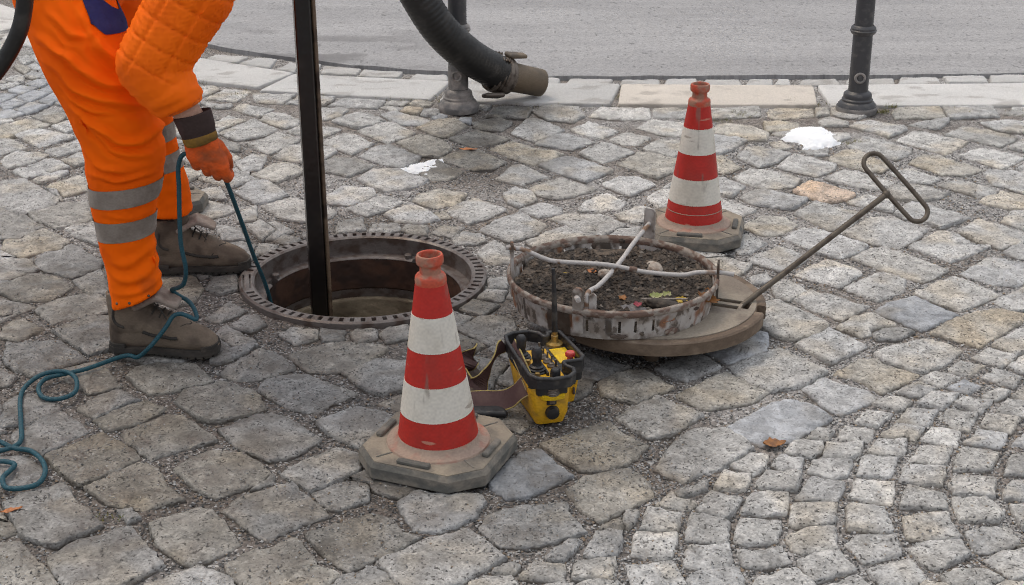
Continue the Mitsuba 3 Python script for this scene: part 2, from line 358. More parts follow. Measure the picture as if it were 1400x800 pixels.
BIG = """
g -2275 7141 -2268 7001 -2281 7000 -2365 7065 -2347 7160
g -2370 7072 -2370 7061 -2350 7045 -2320 6936 -2426 6993 -2419 7087
g -2308 6877 -2321 6880 -2331 6856 -2389 6824 -2425 6908 -2354 6945
t -2425 7293 -2368 7214 -2359 7100 -2462 7251
g -2300 7213 -2349 7180 -2363 7217 -2406 7277 -2385 7341
g -2401 7386 -2421 7297 -2431 7295 -2503 7445 -2466 7489
t -2119 6318 -1982 6213 -2099 6055 -2211 6184
d -2067 6454 -1950 6391 -1968 6222 -2102 6343
w -1907 6274 -1817 6199 -1887 6096 -1973 6184
w -2024 6145 -1833 6027 -1934 5873 -2094 6059
g -1801 5981 -1684 5925 -1827 5746 -1899 5820
g -2085 5994 -1986 5872 -2062 5765 -2145 5979
g -2020 5824 -1867 5784 -1897 5670 -1971 5583 -2040 5695
g -1837 5724 -1738 5611 -1860 5467 -1945 5551
g -1749 5799 -1639 5746 -1712 5619 -1789 5695
w -1795 5507 -1726 5557 -1727 5504 -1793 5406 -1829 5436
g -1393 6875 -1366 6821 -1439 6648 -1520 6857
g -1344 6824 -1210 6789 -1250 6587 -1397 6637
g -1435 6600 -1358 6546 -1258 6546 -1264 6478 -1344 6494
g -1874 5474 -1668 5219 -1661 5145 -1710 5083 -1769 5052 -1875 5134 -1958 5438
g -995 6706 -1039 6556 -1164 6595 -1204 6740
g -970 6707 -808 6657 -845 6525 -1023 6557
g -762 6658 -574 6599 -602 6478 -826 6526
g -551 6619 -461 6599 -492 6525 -576 6541
g -558 6515 -495 6473 -510 6424 -594 6497
t -442 6610 -357 6576 -375 6493 -472 6526
p -476 6493 -397 6467 -409 6386 -493 6418
g -393 6462 -318 6443 -334 6341 -404 6357
b -286 6360 -301 6297 -354 6313 -347 6338 -329 6339 -321 6385
g -146 6530 -91 6523 -112 6456 -154 6463
b -218 6332 -177 6322 -179 6220 -233 6285
d -51 6515 93 6498 66 6312 -112 6342
g -1225 6547 -1060 6467 -1104 6334 -1241 6464
g -994 6391 -919 6286 -927 6197 -976 6161 -1101 6299 -1070 6417
g -875 6483 -726 6468 -751 6343 -820 6294 -932 6404
g -693 6423 -610 6376 -548 6270 -646 6144 -780 6270
g -531 6432 -351 6292 -392 6210 -472 6202 -578 6374
t -245 6302 -193 6184 -266 6029 -308 6029 -405 6170 -322 6297 -298 6291 -292 6309
g -1246 6364 -1160 6280 -1245 6137 -1291 6227
g -1123 6304 -993 6142 -1042 6043 -1140 5974 -1238 6086
g -901 6245 -724 6143 -806 5987 -960 6113
w -710 6075 -656 6061 -570 5924 -649 5778 -794 5951
w -406 6086 -513 5933 -654 6114 -546 6263 -515 6259
t -385 6062 -303 6006 -243 5846 -292 5742 -370 5768 -475 5938
d -147 6117 -8 6005 -81 5909 -173 5882 -263 6005
d -55 6318 3 6257 -45 6110 -158 6168 -177 6257
g -989 6090 -875 5983 -977 5778 -1086 5911
d -1118 5913 -1106 5819 -1172 5805 -1212 5984
g -854 5914 -742 5880 -720 5853 -712 5808 -764 5706 -826 5668 -904 5693 -956 5744 -926 5874
g -564 5887 -511 5914 -365 5758 -375 5670 -437 5596 -514 5645 -616 5757
g -1047 5773 -982 5760 -983 5573 -1047 5548 -1097 5671
t -948 5649 -891 5674 -802 5564 -893 5406 -1006 5504
d -712 5743 -610 5698 -543 5611 -632 5478 -735 5550 -759 5659
g -544 5578 -449 5578 -318 5437 -370 5345 -479 5301 -599 5459
d -306 5700 -189 5552 -236 5445 -316 5445 -374 5575 -362 5624
t -238 5797 -148 5850 -22 5671 -77 5585 -165 5572 -288 5720
p 0 5955 76 5874 206 5783 147 5694 79 5631 -93 5846
g 66 6303 125 6293 224 6128 139 6003 94 5960 -3 6086
g 232 6075 344 5951 246 5843 94 5923 188 6064
w 332 6266 453 6114 366 5995 298 6057 250 6142
w 607 6294 759 6229 718 6028 637 6056 532 6164
g 478 6090 580 6019 520 5908 451 5922 403 5977
g 606 5980 693 5980 745 5820 638 5742 534 5859
g 386 5955 496 5808 361 5655 270 5795
t 550 5823 633 5737 660 5721 628 5550 555 5467 416 5647 518 5823
g 242 5743 399 5563 279 5421 105 5622 122 5662 165 5710
g 37 5645 140 5482 35 5384 -59 5458 -2 5624
g 182 5474 313 5348 296 5302 168 5215 100 5259 62 5348
w 407 5484 480 5484 544 5391 434 5257 337 5392
w 547 5328 622 5351 602 5154 528 5111 498 5240
p 921 6230 1035 6186 1083 6086 1058 5975 973 5988 847 6085 846 6143
g 976 5978 896 5845 841 5779 784 5820 840 6063
p 839 5761 900 5610 822 5524 786 5574 804 5747
g 810 5485 880 5369 812 5236 750 5281 772 5461
g 155 6537 297 6498 319 6344 262 6253 149 6298 86 6435
w 615 6483 603 6299 594 6283 477 6297 337 6343 391 6499
g 654 6499 832 6452 832 6312 621 6327 625 6466
g 1090 6357 865 6297 882 6467 1031 6498 1108 6497
p 1175 6483 1339 6468 1324 6342 1162 6297 1123 6343 1131 6420
t 1413 6468 1394 6372 1332 6340 1352 6474
p 1240 6228 1198 6126 1080 6106 1075 6118 1090 6258 1150 6273
g 1386 6349 1455 6257 1442 6196 1332 6196 1323 6257
t 1830 6501 1917 6503 1901 6327 1671 6306 1678 6405 1722 6483
g 2137 6342 1912 6312 1925 6498 2154 6509
g 2245 6499 2366 6515 2309 6341 2168 6372
g 1108 5968 1147 5871 1086 5843 1062 5939
w 1135 5786 1178 5767 1281 5647 1259 5574 1177 5490 1037 5610
w 1541 6288 1682 6186 1684 6141 1577 6028 1444 6199
g 1799 6273 1909 6313 1889 6255 1814 6138 1702 6213
g 1466 6021 1504 6006 1629 5860 1613 5794 1531 5704 1444 5781 1375 5885
w 1701 6103 1746 6088 1891 5951 1748 5779 1596 5977
g 1922 6173 2017 6144 2116 6032 2079 5963 2000 5882 1819 6059
g 2145 6288 2250 6258 2194 6083 2075 6112 2022 6243
w 1902 5862 1960 5849 2049 5732 1924 5583 1797 5758
g 2118 5980 2144 5980 2171 5872 2114 5791 2030 5872
t 1352 5836 1404 5823 1485 5622 1438 5549 1374 5561 1273 5670 1265 5721
t 1658 5785 1717 5772 1838 5575 1752 5502 1654 5514 1574 5671
g 2023 5653 2051 5551 2012 5500 1971 5575
g 1282 5566 1339 5554 1460 5425 1415 5356 1330 5322 1202 5459
g 1547 5597 1588 5553 1643 5459 1584 5400 1506 5435 1464 5529
g 1859 5566 1987 5530 1998 5346 1905 5278 1863 5367 1824 5379 1826 5529
r 1128 5428 1183 5412 1277 5271 1234 5216 1136 5173 1051 5315
g 1500 5406 1556 5371 1630 5282 1571 5216 1474 5184 1412 5217 1413 5338
g 1706 5447 1820 5326 1796 5270 1730 5236 1619 5381
g 1420 6074 1412 6017 1344 5944 1345 6089
g 1292 5850 1268 5768 1213 5768 1171 5822
g 965 5888 1046 5861 1130 5796 1036 5657 969 5607 901 5732
w 936 5590 1038 5542 1107 5459 1056 5356 963 5345 892 5390 852 5482
g 920 5340 997 5295 1091 5219 1012 5102 878 5154 842 5240
g -1712 5328 -1651 5207 -1660 5200 -1663 5223 -1759 5341
d -1550 5179 -1483 4976 -1578 4887 -1701 4994 -1734 5063 -1706 5079 -1656 5142 -1657 5170
d -1710 4997 -1634 4919 -1688 4796 -1773 4796 -1883 5139 -1772 5047 -1749 5055
t -1510 4781 -1516 4699 -1630 4619 -1717 4699 -1731 4781 -1725 4790 -1684 4792 -1636 4901
g -1478 4972 -1393 4728 -1488 4805 -1559 4897
s -1562 4659 -1512 4694 -1509 4714 -1485 4739 -1347 4581 -1336 4513 -1408 4430 -1527 4512 -1575 4579
g -1597 4599 -1535 4514 -1569 4448 -1640 4382 -1716 4617
t -1460 4436 -1379 4356 -1419 4248 -1518 4233 -1627 4340 -1553 4466
g -1567 4253 -1520 4208 -1506 4134 -1551 4103 -1594 4237
g -1331 4503 -1247 4291 -1325 4308 -1397 4402
t -1398 4267 -1296 4298 -1234 4237 -1216 4162 -1336 4091 -1363 4062 -1453 4177
t -1462 4111 -1375 4025 -1423 3943 -1492 3970 -1502 4053
d -1299 4109 -1210 4138 -1128 3893 -1201 3841 -1350 4011
g -1100 5351 -1047 5215 -1135 5227 -1193 5305
g -928 5141 -905 4994 -967 4953 -995 5076
g -892 4981 -823 4882 -852 4764 -930 4919
g -948 4902 -909 4787 -986 4768 -1040 4922
d -961 4435 -886 4469 -861 4337 -910 4291 -961 4339
t -1025 4452 -970 4356 -976 4234 -1029 4203 -1122 4419
g -864 4225 -805 4163 -870 4076 -923 4106
g -809 4123 -770 4138 -735 4066 -766 4009 -837 4037
g -849 4043 -743 3946 -783 3877 -867 3985
g -992 5427 -934 5439 -833 5271 -872 5206 -935 5163 -1034 5303
g -822 5221 -742 5189 -631 5075 -648 5014 -709 4964 -818 4994 -913 5136
g -637 5372 -521 5349 -506 5260 -585 5153 -671 5174 -696 5240
g -482 5264 -400 5198 -435 5114 -516 5031 -598 5105
w -380 5149 -308 5096 -253 4995 -321 4954 -401 4964 -458 5045
t -275 5339 -167 5273 -205 5154 -278 5112 -358 5196 -355 5262
o -218 5013 -254 5010 -273 5044 -275 5066 -242 5089
g -17 5105 -148 4943 -220 5040 -236 5090 -142 5244
g -616 4949 -531 5010 -509 4889 -610 4859
g -490 4940 -404 4956 -385 4890 -424 4860 -494 4870
d -367 4931 -292 4921 -294 4832 -349 4842 -385 4890
g -251 4922 -169 4911 -206 4813 -278 4852
g -166 4856 -99 4837 -91 4779 -129 4742 -181 4742 -203 4789
g -47 4997 27 5079 125 4928 71 4824 -13 4777 -118 4881
g -62 4767 -10 4683 3 4561 -80 4561 -119 4665
g -15 4437 -15 4338 -77 4338 -76 4422
g -82 4335 -14 4327 -32 4240 -108 4263
g -117 4107 -155 4050 -175 4042 -177 4166
g -89 4124 2 4109 13 4011 -30 3904 -70 3918 -165 4032
g -696 4878 -680 4806 -715 4795 -727 4835
g -788 4829 -721 4790 -754 4732 -810 4770
g -838 4974 -762 4876 -811 4791 -842 4780 -817 4882 -869 4959
g -858 4747 -787 4728 -821 4644 -858 4664
g -653 4035 -572 4014 -565 3958 -627 3917 -681 3985
d -491 4014 -490 3944 -546 3937 -559 3960 -567 4028
g -453 4021 -401 4021 -395 3958 -443 3916 -472 3985
g -362 4048 -307 4062 -290 3971 -360 3923 -391 3999
w 266 5188 354 5282 417 5177 385 5103 302 5068 241 5093
g 216 5061 315 5037 404 4938 309 4826 251 4851 126 5006
w 465 5139 548 5076 521 4994 450 4944 387 4994 370 5045
g 188 4919 247 4847 286 4826 270 4778 125 4724 85 4687 50 4781
g 374 4893 449 4903 432 4776 336 4824
g 69 5318 86 5276 90 5207 27 5132 -16 5175 -30 5283 13 5362
g 100 5180 181 5116 179 5053 97 5022 23 5084
w 755 5221 881 5095 778 4983 698 4993 712 5221
g 866 4753 794 4654 753 4645 730 4753 776 4848
g 697 4625 786 4547 760 4496 703 4445 636 4598
g 820 4469 828 4400 768 4383 757 4435
t 900 5038 971 5017 1004 4937 936 4842 873 4823 803 4919
g 901 4725 975 4640 978 4605 882 4491 832 4528 777 4594
g 822 4238 945 4066 914 4010 820 3943 775 3970 723 4052 768 4238
g 1143 5170 1247 5055 1204 4946 1104 4877 1013 5059 1115 5196 1132 5169
w 1316 5264 1406 5198 1369 5071 1227 5176
g 1544 5117 1630 5005 1494 4896 1439 4974 1398 4994 1372 5065 1462 5184 1479 5180
w 1019 4903 1095 4855 1205 4727 1169 4663 1082 4607 1003 4681 926 4798
g 1274 5018 1356 4998 1448 4891 1374 4778 1292 4700 1217 4760 1144 4853
w 1481 4875 1540 4836 1555 4737 1618 4719 1440 4568 1338 4718
g 1652 4996 1775 4863 1771 4788 1647 4697 1599 4752 1545 4872
w 1799 5077 1845 5088 1883 4995 1818 4897 1777 4897 1725 4976
g 1792 4717 1691 4601 1640 4665 1690 4720 1757 4770
g 1204 4702 1257 4712 1420 4505 1301 4399 1241 4448 1120 4605
g 1572 4617 1682 4574 1713 4514 1598 4360 1520 4376 1440 4473
w 1037 4597 1124 4515 1131 4473 1031 4352 908 4465
g 1186 4485 1256 4418 1227 4324 1124 4232 1043 4348
g 1416 4461 1519 4294 1362 4160 1253 4302
g 938 4328 1097 4199 984 4097 917 4162 868 4250
b 1168 4238 1245 4268 1342 4127 1203 4015 1096 4164
g 1524 4282 1608 4344 1638 4250 1585 4175 1516 4160 1481 4236
p 1309 4095 1475 4188 1552 4121 1521 4078 1337 3897 1225 3998
g 1031 4123 1093 4145 1140 4051 1047 4023 1049 3984 1016 3969 959 4045
g 875 4421 927 4325 863 4254 854 4231 820 4279 821 4356 840 4404
s -1456 3922 -1304 3942 -1199 3819 -1320 3702 -1394 3757 -1434 3819
g -1361 3701 -1357 3652 -1402 3639 -1443 3766
t -1174 3805 -1115 3736 -1057 3636 -1137 3594 -1195 3663 -1279 3723
t -1044 3760 -993 3791 -883 3791 -815 3676 -895 3617 -969 3589 -1062 3705
g -734 3921 -761 3855 -816 3780 -847 3793 -868 3976 -785 3872 -745 3932
g -1415 3578 -1364 3566 -1329 3489 -1344 3422 -1434 3499
g -1207 3544 -1179 3499 -1243 3419 -1312 3403 -1328 3468 -1324 3490 -1343 3533 -1299 3601
g -1175 3476 -1120 3439 -1077 3376 -1160 3261 -1217 3276 -1267 3346 -1242 3413 -1207 3455
g -1105 3582 -1058 3623 -985 3553 -1035 3509 -1077 3443 -1144 3504
o -968 3551 -903 3500 -978 3409 -1030 3383 -1078 3436 -1030 3505
d -904 3470 -854 3470 -738 3331 -833 3276 -883 3227 -1000 3366
t -886 3610 -787 3674 -684 3599 -643 3499 -727 3445 -787 3429 -892 3542
g -666 3470 -598 3470 -476 3341 -539 3248 -591 3224 -668 3276 -748 3386
g -772 3808 -721 3885 -674 3865 -599 3759 -669 3686 -749 3674 -807 3722
t -475 3935 -455 3929 -445 3910 -429 3921 -353 3896 -361 3856 -464 3732 -568 3739 -637 3838 -563 3909
g -296 3809 -264 3630 -347 3583 -402 3629 -468 3727 -383 3820
g -573 3720 -412 3598 -480 3530 -504 3481 -571 3497 -687 3619 -670 3680 -641 3707
w -408 3513 -333 3491 -289 3427 -377 3284 -455 3354 -507 3427
g -153 3925 -128 3888 -152 3858 -165 3894
g -1 3789 28 3735 1 3638 -38 3676
t 280 3713 323 3738 365 3731 438 3631 329 3539 242 3585 231 3654
s 206 3861 330 3771 235 3679 188 3698
g 462 3822 545 3847 586 3764 479 3673 397 3747
b 692 4014 752 4000 728 3880 608 3785 549 3869
t 436 3581 591 3733 685 3603 635 3540 507 3497
w 390 3584 495 3468 399 3354 340 3343 269 3458
t 72 3307 246 3435 289 3357 341 3307 287 3211 222 3173 167 3173
g 877 3735 788 3640 689 3607 633 3684 602 3765 759 3891
b 656 3512 721 3556 757 3556 811 3501 828 3446 704 3324 616 3304 545 3396
w 934 4029 1019 3907 892 3785 813 3908
d 1164 4027 1183 4005 1114 3950 1060 3957 1054 3992 1089 4029 1117 4038
g 855 3692 962 3599 967 3552 856 3470 823 3509 786 3626
t 974 3810 1031 3816 1034 3784 1118 3706 990 3599 946 3675 881 3711
g 1194 3962 1287 3882 1202 3763 1125 3726 1035 3806 1024 3852
o -1038 3369 -967 3309 -908 3236 -966 3156 -1028 3101 -1077 3147 -1154 3250
t -753 3276 -676 3262 -620 3224 -578 3158 -605 3103 -697 3046 -739 3077 -825 3185
g -641 3038 -603 3072 -521 3117 -415 2969 -475 2928 -544 2856 -583 2889 -665 2986
o -909 3211 -860 3178 -816 3098 -763 3035 -851 2992 -933 3013 -1013 3092
g -876 2998 -847 2954 -871 2930 -907 2983
t -723 3010 -693 2997 -599 2844 -690 2752 -779 2828 -823 2931
g -1116 3089 -1064 3117 -1005 3013 -967 2980 -926 2922 -1010 2826 -1091 2873 -1187 3020
g -1217 3257 -1158 3214 -1126 3168 -1121 3103 -1184 3085 -1221 3103 -1265 3242
t -1087 2847 -945 2665 -979 2602 -1069 2602 -1145 2839
g -972 2846 -866 2922 -750 2756 -830 2669 -919 2648 -952 2684 -1015 2785
g -678 2759 -606 2715 -570 2650 -640 2602 -756 2602 -782 2665
o -1133 2932 -1107 2890 -1134 2872 -1161 2889 -1173 2941
w -519 3214 -437 3296 -381 3261 -364 3175 -474 3071 -555 3158
g -393 3130 -346 3116 -334 3035 -400 2992 -424 3001 -471 3062
g -573 3162 -567 3112 -618 3079
t -589 2801 -479 2871 -420 2758 -368 2728 -385 2691 -455 2628 -546 2635 -620 2756
d -331 2973 -273 2948 -244 2893 -200 2876 -285 2783 -350 2738 -400 2783 -464 2887
g -229 3073 -128 3056 -76 3064 -61 3028 -81 2952 -159 2896 -219 2896 -270 3020
g -98 2909 -9 2785 -152 2648 -233 2669 -260 2726 -296 2768 -192 2862
s -308 2759 -265 2723 -240 2671 -263 2615 -379 2615 -429 2643 -381 2687 -366 2718 -329 2722
g -52 2972 -1 3001 129 3018 132 2971 167 2889 78 2842 24 2827 -30 2835 -73 2914
b -11 3223 26 3266 65 3281 148 3149 27 3042 -14 3042 -57 3113
g 400 3308 466 3399 551 3388 605 3297 527 3201 409 3115 371 3147 347 3185
t 174 3142 284 3183 325 3123 328 3052 199 2934 154 2993 127 3079
"""
# ---------------------------------------------------------------- the setting: ground, road, pavement, kerb (plan measured in mm)
MH = np.array([-0.474, 4.43])            # manhole centre
ROAD_EDGE = [(40, 7.3), (12, 7.2), (5, 7.14), (2.479, 7.088), (2.121, 7.073), (1.692, 7.051), (1.233, 7.044), (.703, 7.03), (.141, 7.023), (-.142, 7.088), (-.356, 7.131), (-.574, 7.191),
    (-.795, 7.243), (-.949, 7.327), (-1.108, 7.421), (-1.308, 7.517), (-1.519, 7.649), (-1.75, 7.8), (-2.3, 8.25), (-2.9, 8.85), (-3.6, 9.7), (-4.5, 11), (-7, 15), (-14, 30)]

def parse(text):
    out = []
    for l in text.strip().splitlines():
        t = l.split(); out.append((t[0], Polygon(np.array(t[1:], float).reshape(-1, 2) / 1000)))
    return out

TAGS = {'r': (2.0, 1.22), 'g': (0, 1.0), 'w': (0, 1.18), 'd': (.25, .74), 't': (.7, .96), 'o': (1.1, .84), 'p': (1.1, 1.05), 'b': (-.7, 1.0), 's': (-.1, .82)}

def stone_mesh(poly, tone, seed, top=0.0, depth=.03, rough=1.0, n=None, bright=1.0, rnd=.004, tilt=.004):
    r = np.random.default_rng(seed)
    q = shapely.geometry.polygon.orient(poly)
    L = q.exterior.length; n = n or int(np.clip(L / .014, 22, 72))
    ring = np.array([q.exterior.interpolate(t * L / n).coords[0] for t in range(n)])
    for cpt in np.array(q.exterior.coords)[:-1]: ring[np.linalg.norm(ring - cpt, axis=1).argmin()] = cpt + (np.array(q.centroid.coords[0]) - cpt) * rnd * 4
    c = np.array(q.centroid.coords[0]); d = ring - c; rad = np.linalg.norm(d, axis=1)
    w = meshkit.fbm(np.c_[ring * 22, np.full(n, seed % 97)], 3, 1) - .5
    rad = rad + rough * (.0065 * w + r.normal(0, .0018, n)); d = d / np.linalg.norm(d, axis=1, keepdims=True)
    size = math.sqrt(q.area)
    tl = r.normal(0, tilt, 2) / max(size, .1) * .5
    hz = top + r.uniform(-.003, .002)
    layers = [(-.004, -depth), (-.005, -.012), (-.0025, -.0055), (.001, -.0022), (.007, -.0006), (.022, .0002)]
    if size > .12: layers += [(.05, .0005)]
    vs = []
    for k, (ins, z) in enumerate(layers):
        rr = np.maximum(rad - ins * (.7 + .6 * r.random(n) if 0 < k < 4 else 1), .25 * rad)
        p = c + d * rr[:, None]
        vs.append(np.c_[p, np.full(n, z)])
    vs.append(np.c_[c + d * (rad * .14)[:, None], np.full(n, .0008)])
    v = np.vstack(vs + [np.r_[c, .0008][None]]); k = len(vs)
    h = (meshkit.fbm(np.c_[v[:, :2] * 26, np.full(len(v), seed % 89)], 3, 2) - .5) * .009 * rough + (meshkit.noise(np.c_[v[:, :2] * 55, np.full(len(v), seed % 83)], 5) - .5) * .006 * rough
    on = v[:, 2] > -.01
    v[:, 2] = np.where(on, v[:, 2] + h + hz + (v[:, :2] - c) @ tl, v[:, 2])
    i, j = np.meshgrid(np.arange(k - 1), np.arange(n), indexing='ij')
    qd = np.stack([i * n + j, i * n + (j + 1) % n, (i + 1) * n + (j + 1) % n, (i + 1) * n + j], -1).reshape(-1, 4)
    j = np.arange(n); f = np.vstack([qd[:, [0, 1, 2]], qd[:, [0, 2, 3]], np.stack([(k - 1) * n + j, (k - 1) * n + (j + 1) % n, np.full(n, k * n)], 1)])
    u, b = TAGS[tone]; u = u * (.45 if bright > 1.2 else 1); b = b * bright * r.uniform(.9, 1.1); u = u + r.normal(0, .12) * (u > -.5)
    return trimesh.Trimesh(v, f, process=False), np.tile([u, b], (len(v), 1))

stones = []
def lay(parent, name, text, bsdf='granite', **kw):
    for i, (tone, poly) in enumerate(parse(text)):
        stones.append(poly)
        m, uv = stone_mesh(poly, tone, len(stones) * 7 + 3, **kw)
        part(parent, name, m, bsdf, smooth=42, uv=uv)

pavement = thing('pavement', kind='structure')
lay(pavement, 'cobblestone', BIG)
lay(pavement, 'small_sett', SETT, top=.001, rnd=.003)
lay(pavement, 'slate_block', SLATE.replace('g ', 'b '), rough=.4, rnd=.006)
kerb = thing('kerb', kind='structure')
lay(kerb, 'kerb_stone', SLAB, 'kerb_granite', rough=.14, n=110, rnd=.002, tilt=.001, top=.005, bright=1.0)
lay(kerb, 'gutter_stone', GUTTER, 'kerb_granite', rough=.6, top=.001, bright=.92)

# stones beyond the frame and those standing hidden behind the things, as one joined part each
FRAME = Polygon([(-1.08, 2.67), (1.08, 2.67), (2.6, 7.2), (-1.7, 7.2), (-3.06, 8.9)])
edge = LineString(ROAD_EDGE)
PAVED = Polygon([(-4, 1.4), (4, 1.4), (4, 6.5), (1.1, 6.49), (.45, 6.52), (-.35, 6.55), (-1.1, 6.75), (-1.75, 7.1), (-2.4, 7.6), (-3.1, 8.3), (-4, 9.2)])
tree = shapely.STRtree(stones); hole = Point(MH).buffer(.42)
def fill(size, ang, keep, seed):
    r = np.random.default_rng(seed); ms, uvs, mine = [], [], []
    ca, sa = math.cos(ang), math.sin(ang); N = int(6 / size)
    for i in range(-N, N):
        for j in range(-N, N):
            a, b = (i + (.5 if j % 2 else 0)) * size * 1.08, j * size
            x, y = ca * a - sa * b, 4.5 + sa * a + ca * b
            pt = Point(x, y)
            if not PAVED.contains(pt) or not keep(x, y): continue
            h = size * .5 - .012
            q = np.array([(-h, -h), (h, -h), (h, h), (-h, h)]) + r.normal(0, size * .06, (4, 2))
            q = q @ np.array([[ca, sa], [-sa, ca]]) + (x, y)
            p = Polygon(q).buffer(0); a0 = p.area
            near = [stones[k] for k in tree.query(p.buffer(.02))]
            if near: p = p.difference(shapely.union_all(near).buffer(.009))
            p = p.difference(hole)
            if isinstance(p, MultiPolygon): p = max(p.geoms, key=lambda g: g.area)
            if p.is_empty or p.area < a0 * (.8 if FRAME.contains(pt) else .5): continue
            m, uv = stone_mesh(p, r.choice(list('ggggwtdp')), 90000 + i * 331 + j * 17, n=20); ms.append(m); uvs.append(uv); mine.append(p)
    return ms, uvs, mine
in_setts = lambda x, y: (y - 2.71) < (x + .03) * .918
M1 = fill(.205, math.radians(52), lambda x, y: not in_setts(x, y), 3)
M2 = fill(.118, math.radians(12), in_setts, 4)
part(pavement, 'cobblestone_field', cat(M1[0] + M2[0]), 'granite', smooth=True, uv=np.vstack(M1[1] + M2[1]), kind='stuff')
ksides = [[(2.95, 6.62), (5.2, 6.7), (5.25, 7.04), (2.98, 6.98)], [(-2.05, 7.28), (-1.86, 7.62), (-2.55, 8.24), (-2.8, 7.95)], [(-2.83, 7.99), (-2.58, 8.28), (-3.2, 8.98), (-3.5, 8.74)]]
km = [stone_mesh(Polygon(p), 'g', 900 + i, rough=.35, n=60, top=.004) for i, p in enumerate(ksides)]
part(kerb, 'kerb_stone_run', cat([m for m, _ in km]), 'kerb_granite', smooth=True, uv=np.vstack([u for _, u in km]), kind='stuff')
ALL = shapely.union_all(stones + M1[2] + M2[2]); shapely.prepare(ALL)

# bedding between the stones: one relief sheet with the manhole left out
gx, gy = np.arange(-4.2, 4.6, .022), np.arange(1.2, 9.6, .022)
X, Y = np.meshgrid(gx, gy, indexing='ij'); P = np.stack([X, Y, X * 0], -1)
Z = -.013 + .012 * (meshkit.fbm(P * 9, 3, 4) - .5) + .008 * (meshkit.fbm(P * 38, 3, 6) - .5)
ny = len(gy); I, J = np.meshgrid(np.arange(len(gx) - 1), np.arange(ny - 1), indexing='ij')
ok = np.hypot((X + .011 - MH[0])[:-1, :-1], (Y + .011 - MH[1])[:-1, :-1]) > .365
q = np.stack([I * ny + J, (I + 1) * ny + J, (I + 1) * ny + J + 1, I * ny + J + 1], -1)[ok]
part(pavement, 'bedding', (np.stack([X, Y, Z], -1).reshape(-1, 3), q), 'bedding', smooth=True)
gp = Polygon([(-500, -500), (500, -500), (500, 500), (-500, 500)], [np.array(Point(MH).buffer(.5).exterior.coords)])
gv, gf = trimesh.creation.triangulate_polygon(gp, engine='earcut')
single('ground', (np.c_[gv, np.full(len(gv), -.07)], gf), 'bedding', None, None, smooth=False, kind='structure')
# road: a slab of asphalt whose broken edge lies against the gutter stones
e = np.array(edge.segmentize(.05).coords); near = (np.abs(e[:, 0]) < 4)
w = (meshkit.fbm(np.c_[e * 9, e[:, :1] * 0], 4, 3) - .5) * .05 - .018; e[:, 1] += np.where(near, w, 0)
rp = Polygon(list(e) + [(-14, 60), (60, 60), (60, 7.4)]).buffer(0)
single('road', prism(rp, -.08, .009), 'asphalt', None, None, smooth=False, kind='structure')

# loose grit in the joints and, thinly, on the stones
def octa(c, r, rs):
    k = len(c); base = np.array([(1, 0, 0), (-1, 0, 0), (0, 1, 0), (0, -1, 0), (0, 0, 1), (0, 0, -1.0)])
    f = np.array([(0, 2, 4), (2, 1, 4), (1, 3, 4), (3, 0, 4), (2, 0, 5), (1, 2, 5), (3, 1, 5), (0, 3, 5)])
    a = rs.uniform(0, 6.28, k); ca, sa = np.cos(a), np.sin(a)
    v = base[None] * rs.uniform(.6, 1.35, (k, 6, 1)) * r[:, None, None]
    v = np.stack([v[..., 0] * ca[:, None] - v[..., 1] * sa[:, None], v[..., 0] * sa[:, None] + v[..., 1] * ca[:, None], v[..., 2] * .75], -1) + c[:, None]
    return v.reshape(-1, 3), (f[None] + (np.arange(k) * 6)[:, None, None]).reshape(-1, 3)
N = 230000
yy = 2.4 + 3.6 * rng.random(N) ** 1.5; xx = (rng.random(N) * 2 - 1) * (.42 * yy + .25)
inside = shapely.contains_xy(ALL, xx, yy)
clump = meshkit.fbm(np.c_[xx * 3.1, yy * 3.1, xx * 0], 3, 9)
keepp = np.where(inside, .09 * np.clip((clump - .42) * 5, 0, 1), .8 * np.clip((clump - .2) * 3, .3, 1) * np.where((xx < .2) & (yy < 4.6), .45, 1))
ok = (rng.random(N) < keepp) & (np.hypot(xx - MH[0], yy - MH[1]) > .41)
xx, yy, inside = xx[ok], yy[ok], inside[ok]; rr = rng.uniform(.0018, .0046, len(xx)) * np.where(inside, .75, 1)
zb = -.013 + .012 * (meshkit.fbm(np.c_[xx, yy, xx * 0] * 9, 3, 4) - .5) + .008 * (meshkit.fbm(np.c_[xx, yy, xx * 0] * 38, 3, 6) - .5)
gvv, gff = octa(np.c_[xx, yy, np.where(inside, .0025, zb + rr * .5)], rr, rng)
single('grit', (gvv, gff), 'grit', 'loose grey and dark grit lying in the joints between the paving stones', 'gravel', smooth=False, kind='stuff',
    uv=np.repeat(np.c_[rng.random(len(xx)), rng.random(len(xx))], 6, 0))
print('grit', len(xx), 'stones', len(stones), len(M1[0]), len(M2[0]))
# ---------------------------------------------------------------- materials of the things
def dirt(base, dirty, s=30., lo=.45, hi=.75, streak=0.0, amt=1.0):
    return (base, dirty, s, lo, hi, streak, amt)
def scuffed(base, dirty, scr):
    def f(p, n, uv):
        c = mix(base, dirty, smoothstep(.42, .78, fbm(p.x * 16, p.y * 16, p.z * 7, 4)) * .55)
        c = mix(c, scr, smoothstep(.72, .8, fbm(p.x * 14 + p.z * 22, p.y * 14, p.z * 60, 3)) * .7)
        c = mix(c, (.16, .13, .1), smoothstep(.62, .8, fbm(p.x * 55, p.y * 55, p.z * 9, 3)) * .55)
        return c * (.9 + .2 * noise(p.x * 200, p.y * 200, p.z * 200))
    return proc(f)
mat('cone_red', scuffed((.42, .016, .009), (.27, .03, .02), (.48, .25, .18)), .5, bump=lambda p, n, uv: .0012 * fbm(p.x * 50, p.y * 50, p.z * 50, 3))
mat('cone_collar', dirt((.46, .07, .035), (.33, .16, .11), 45, .35, .65), .6, bump=.0012)
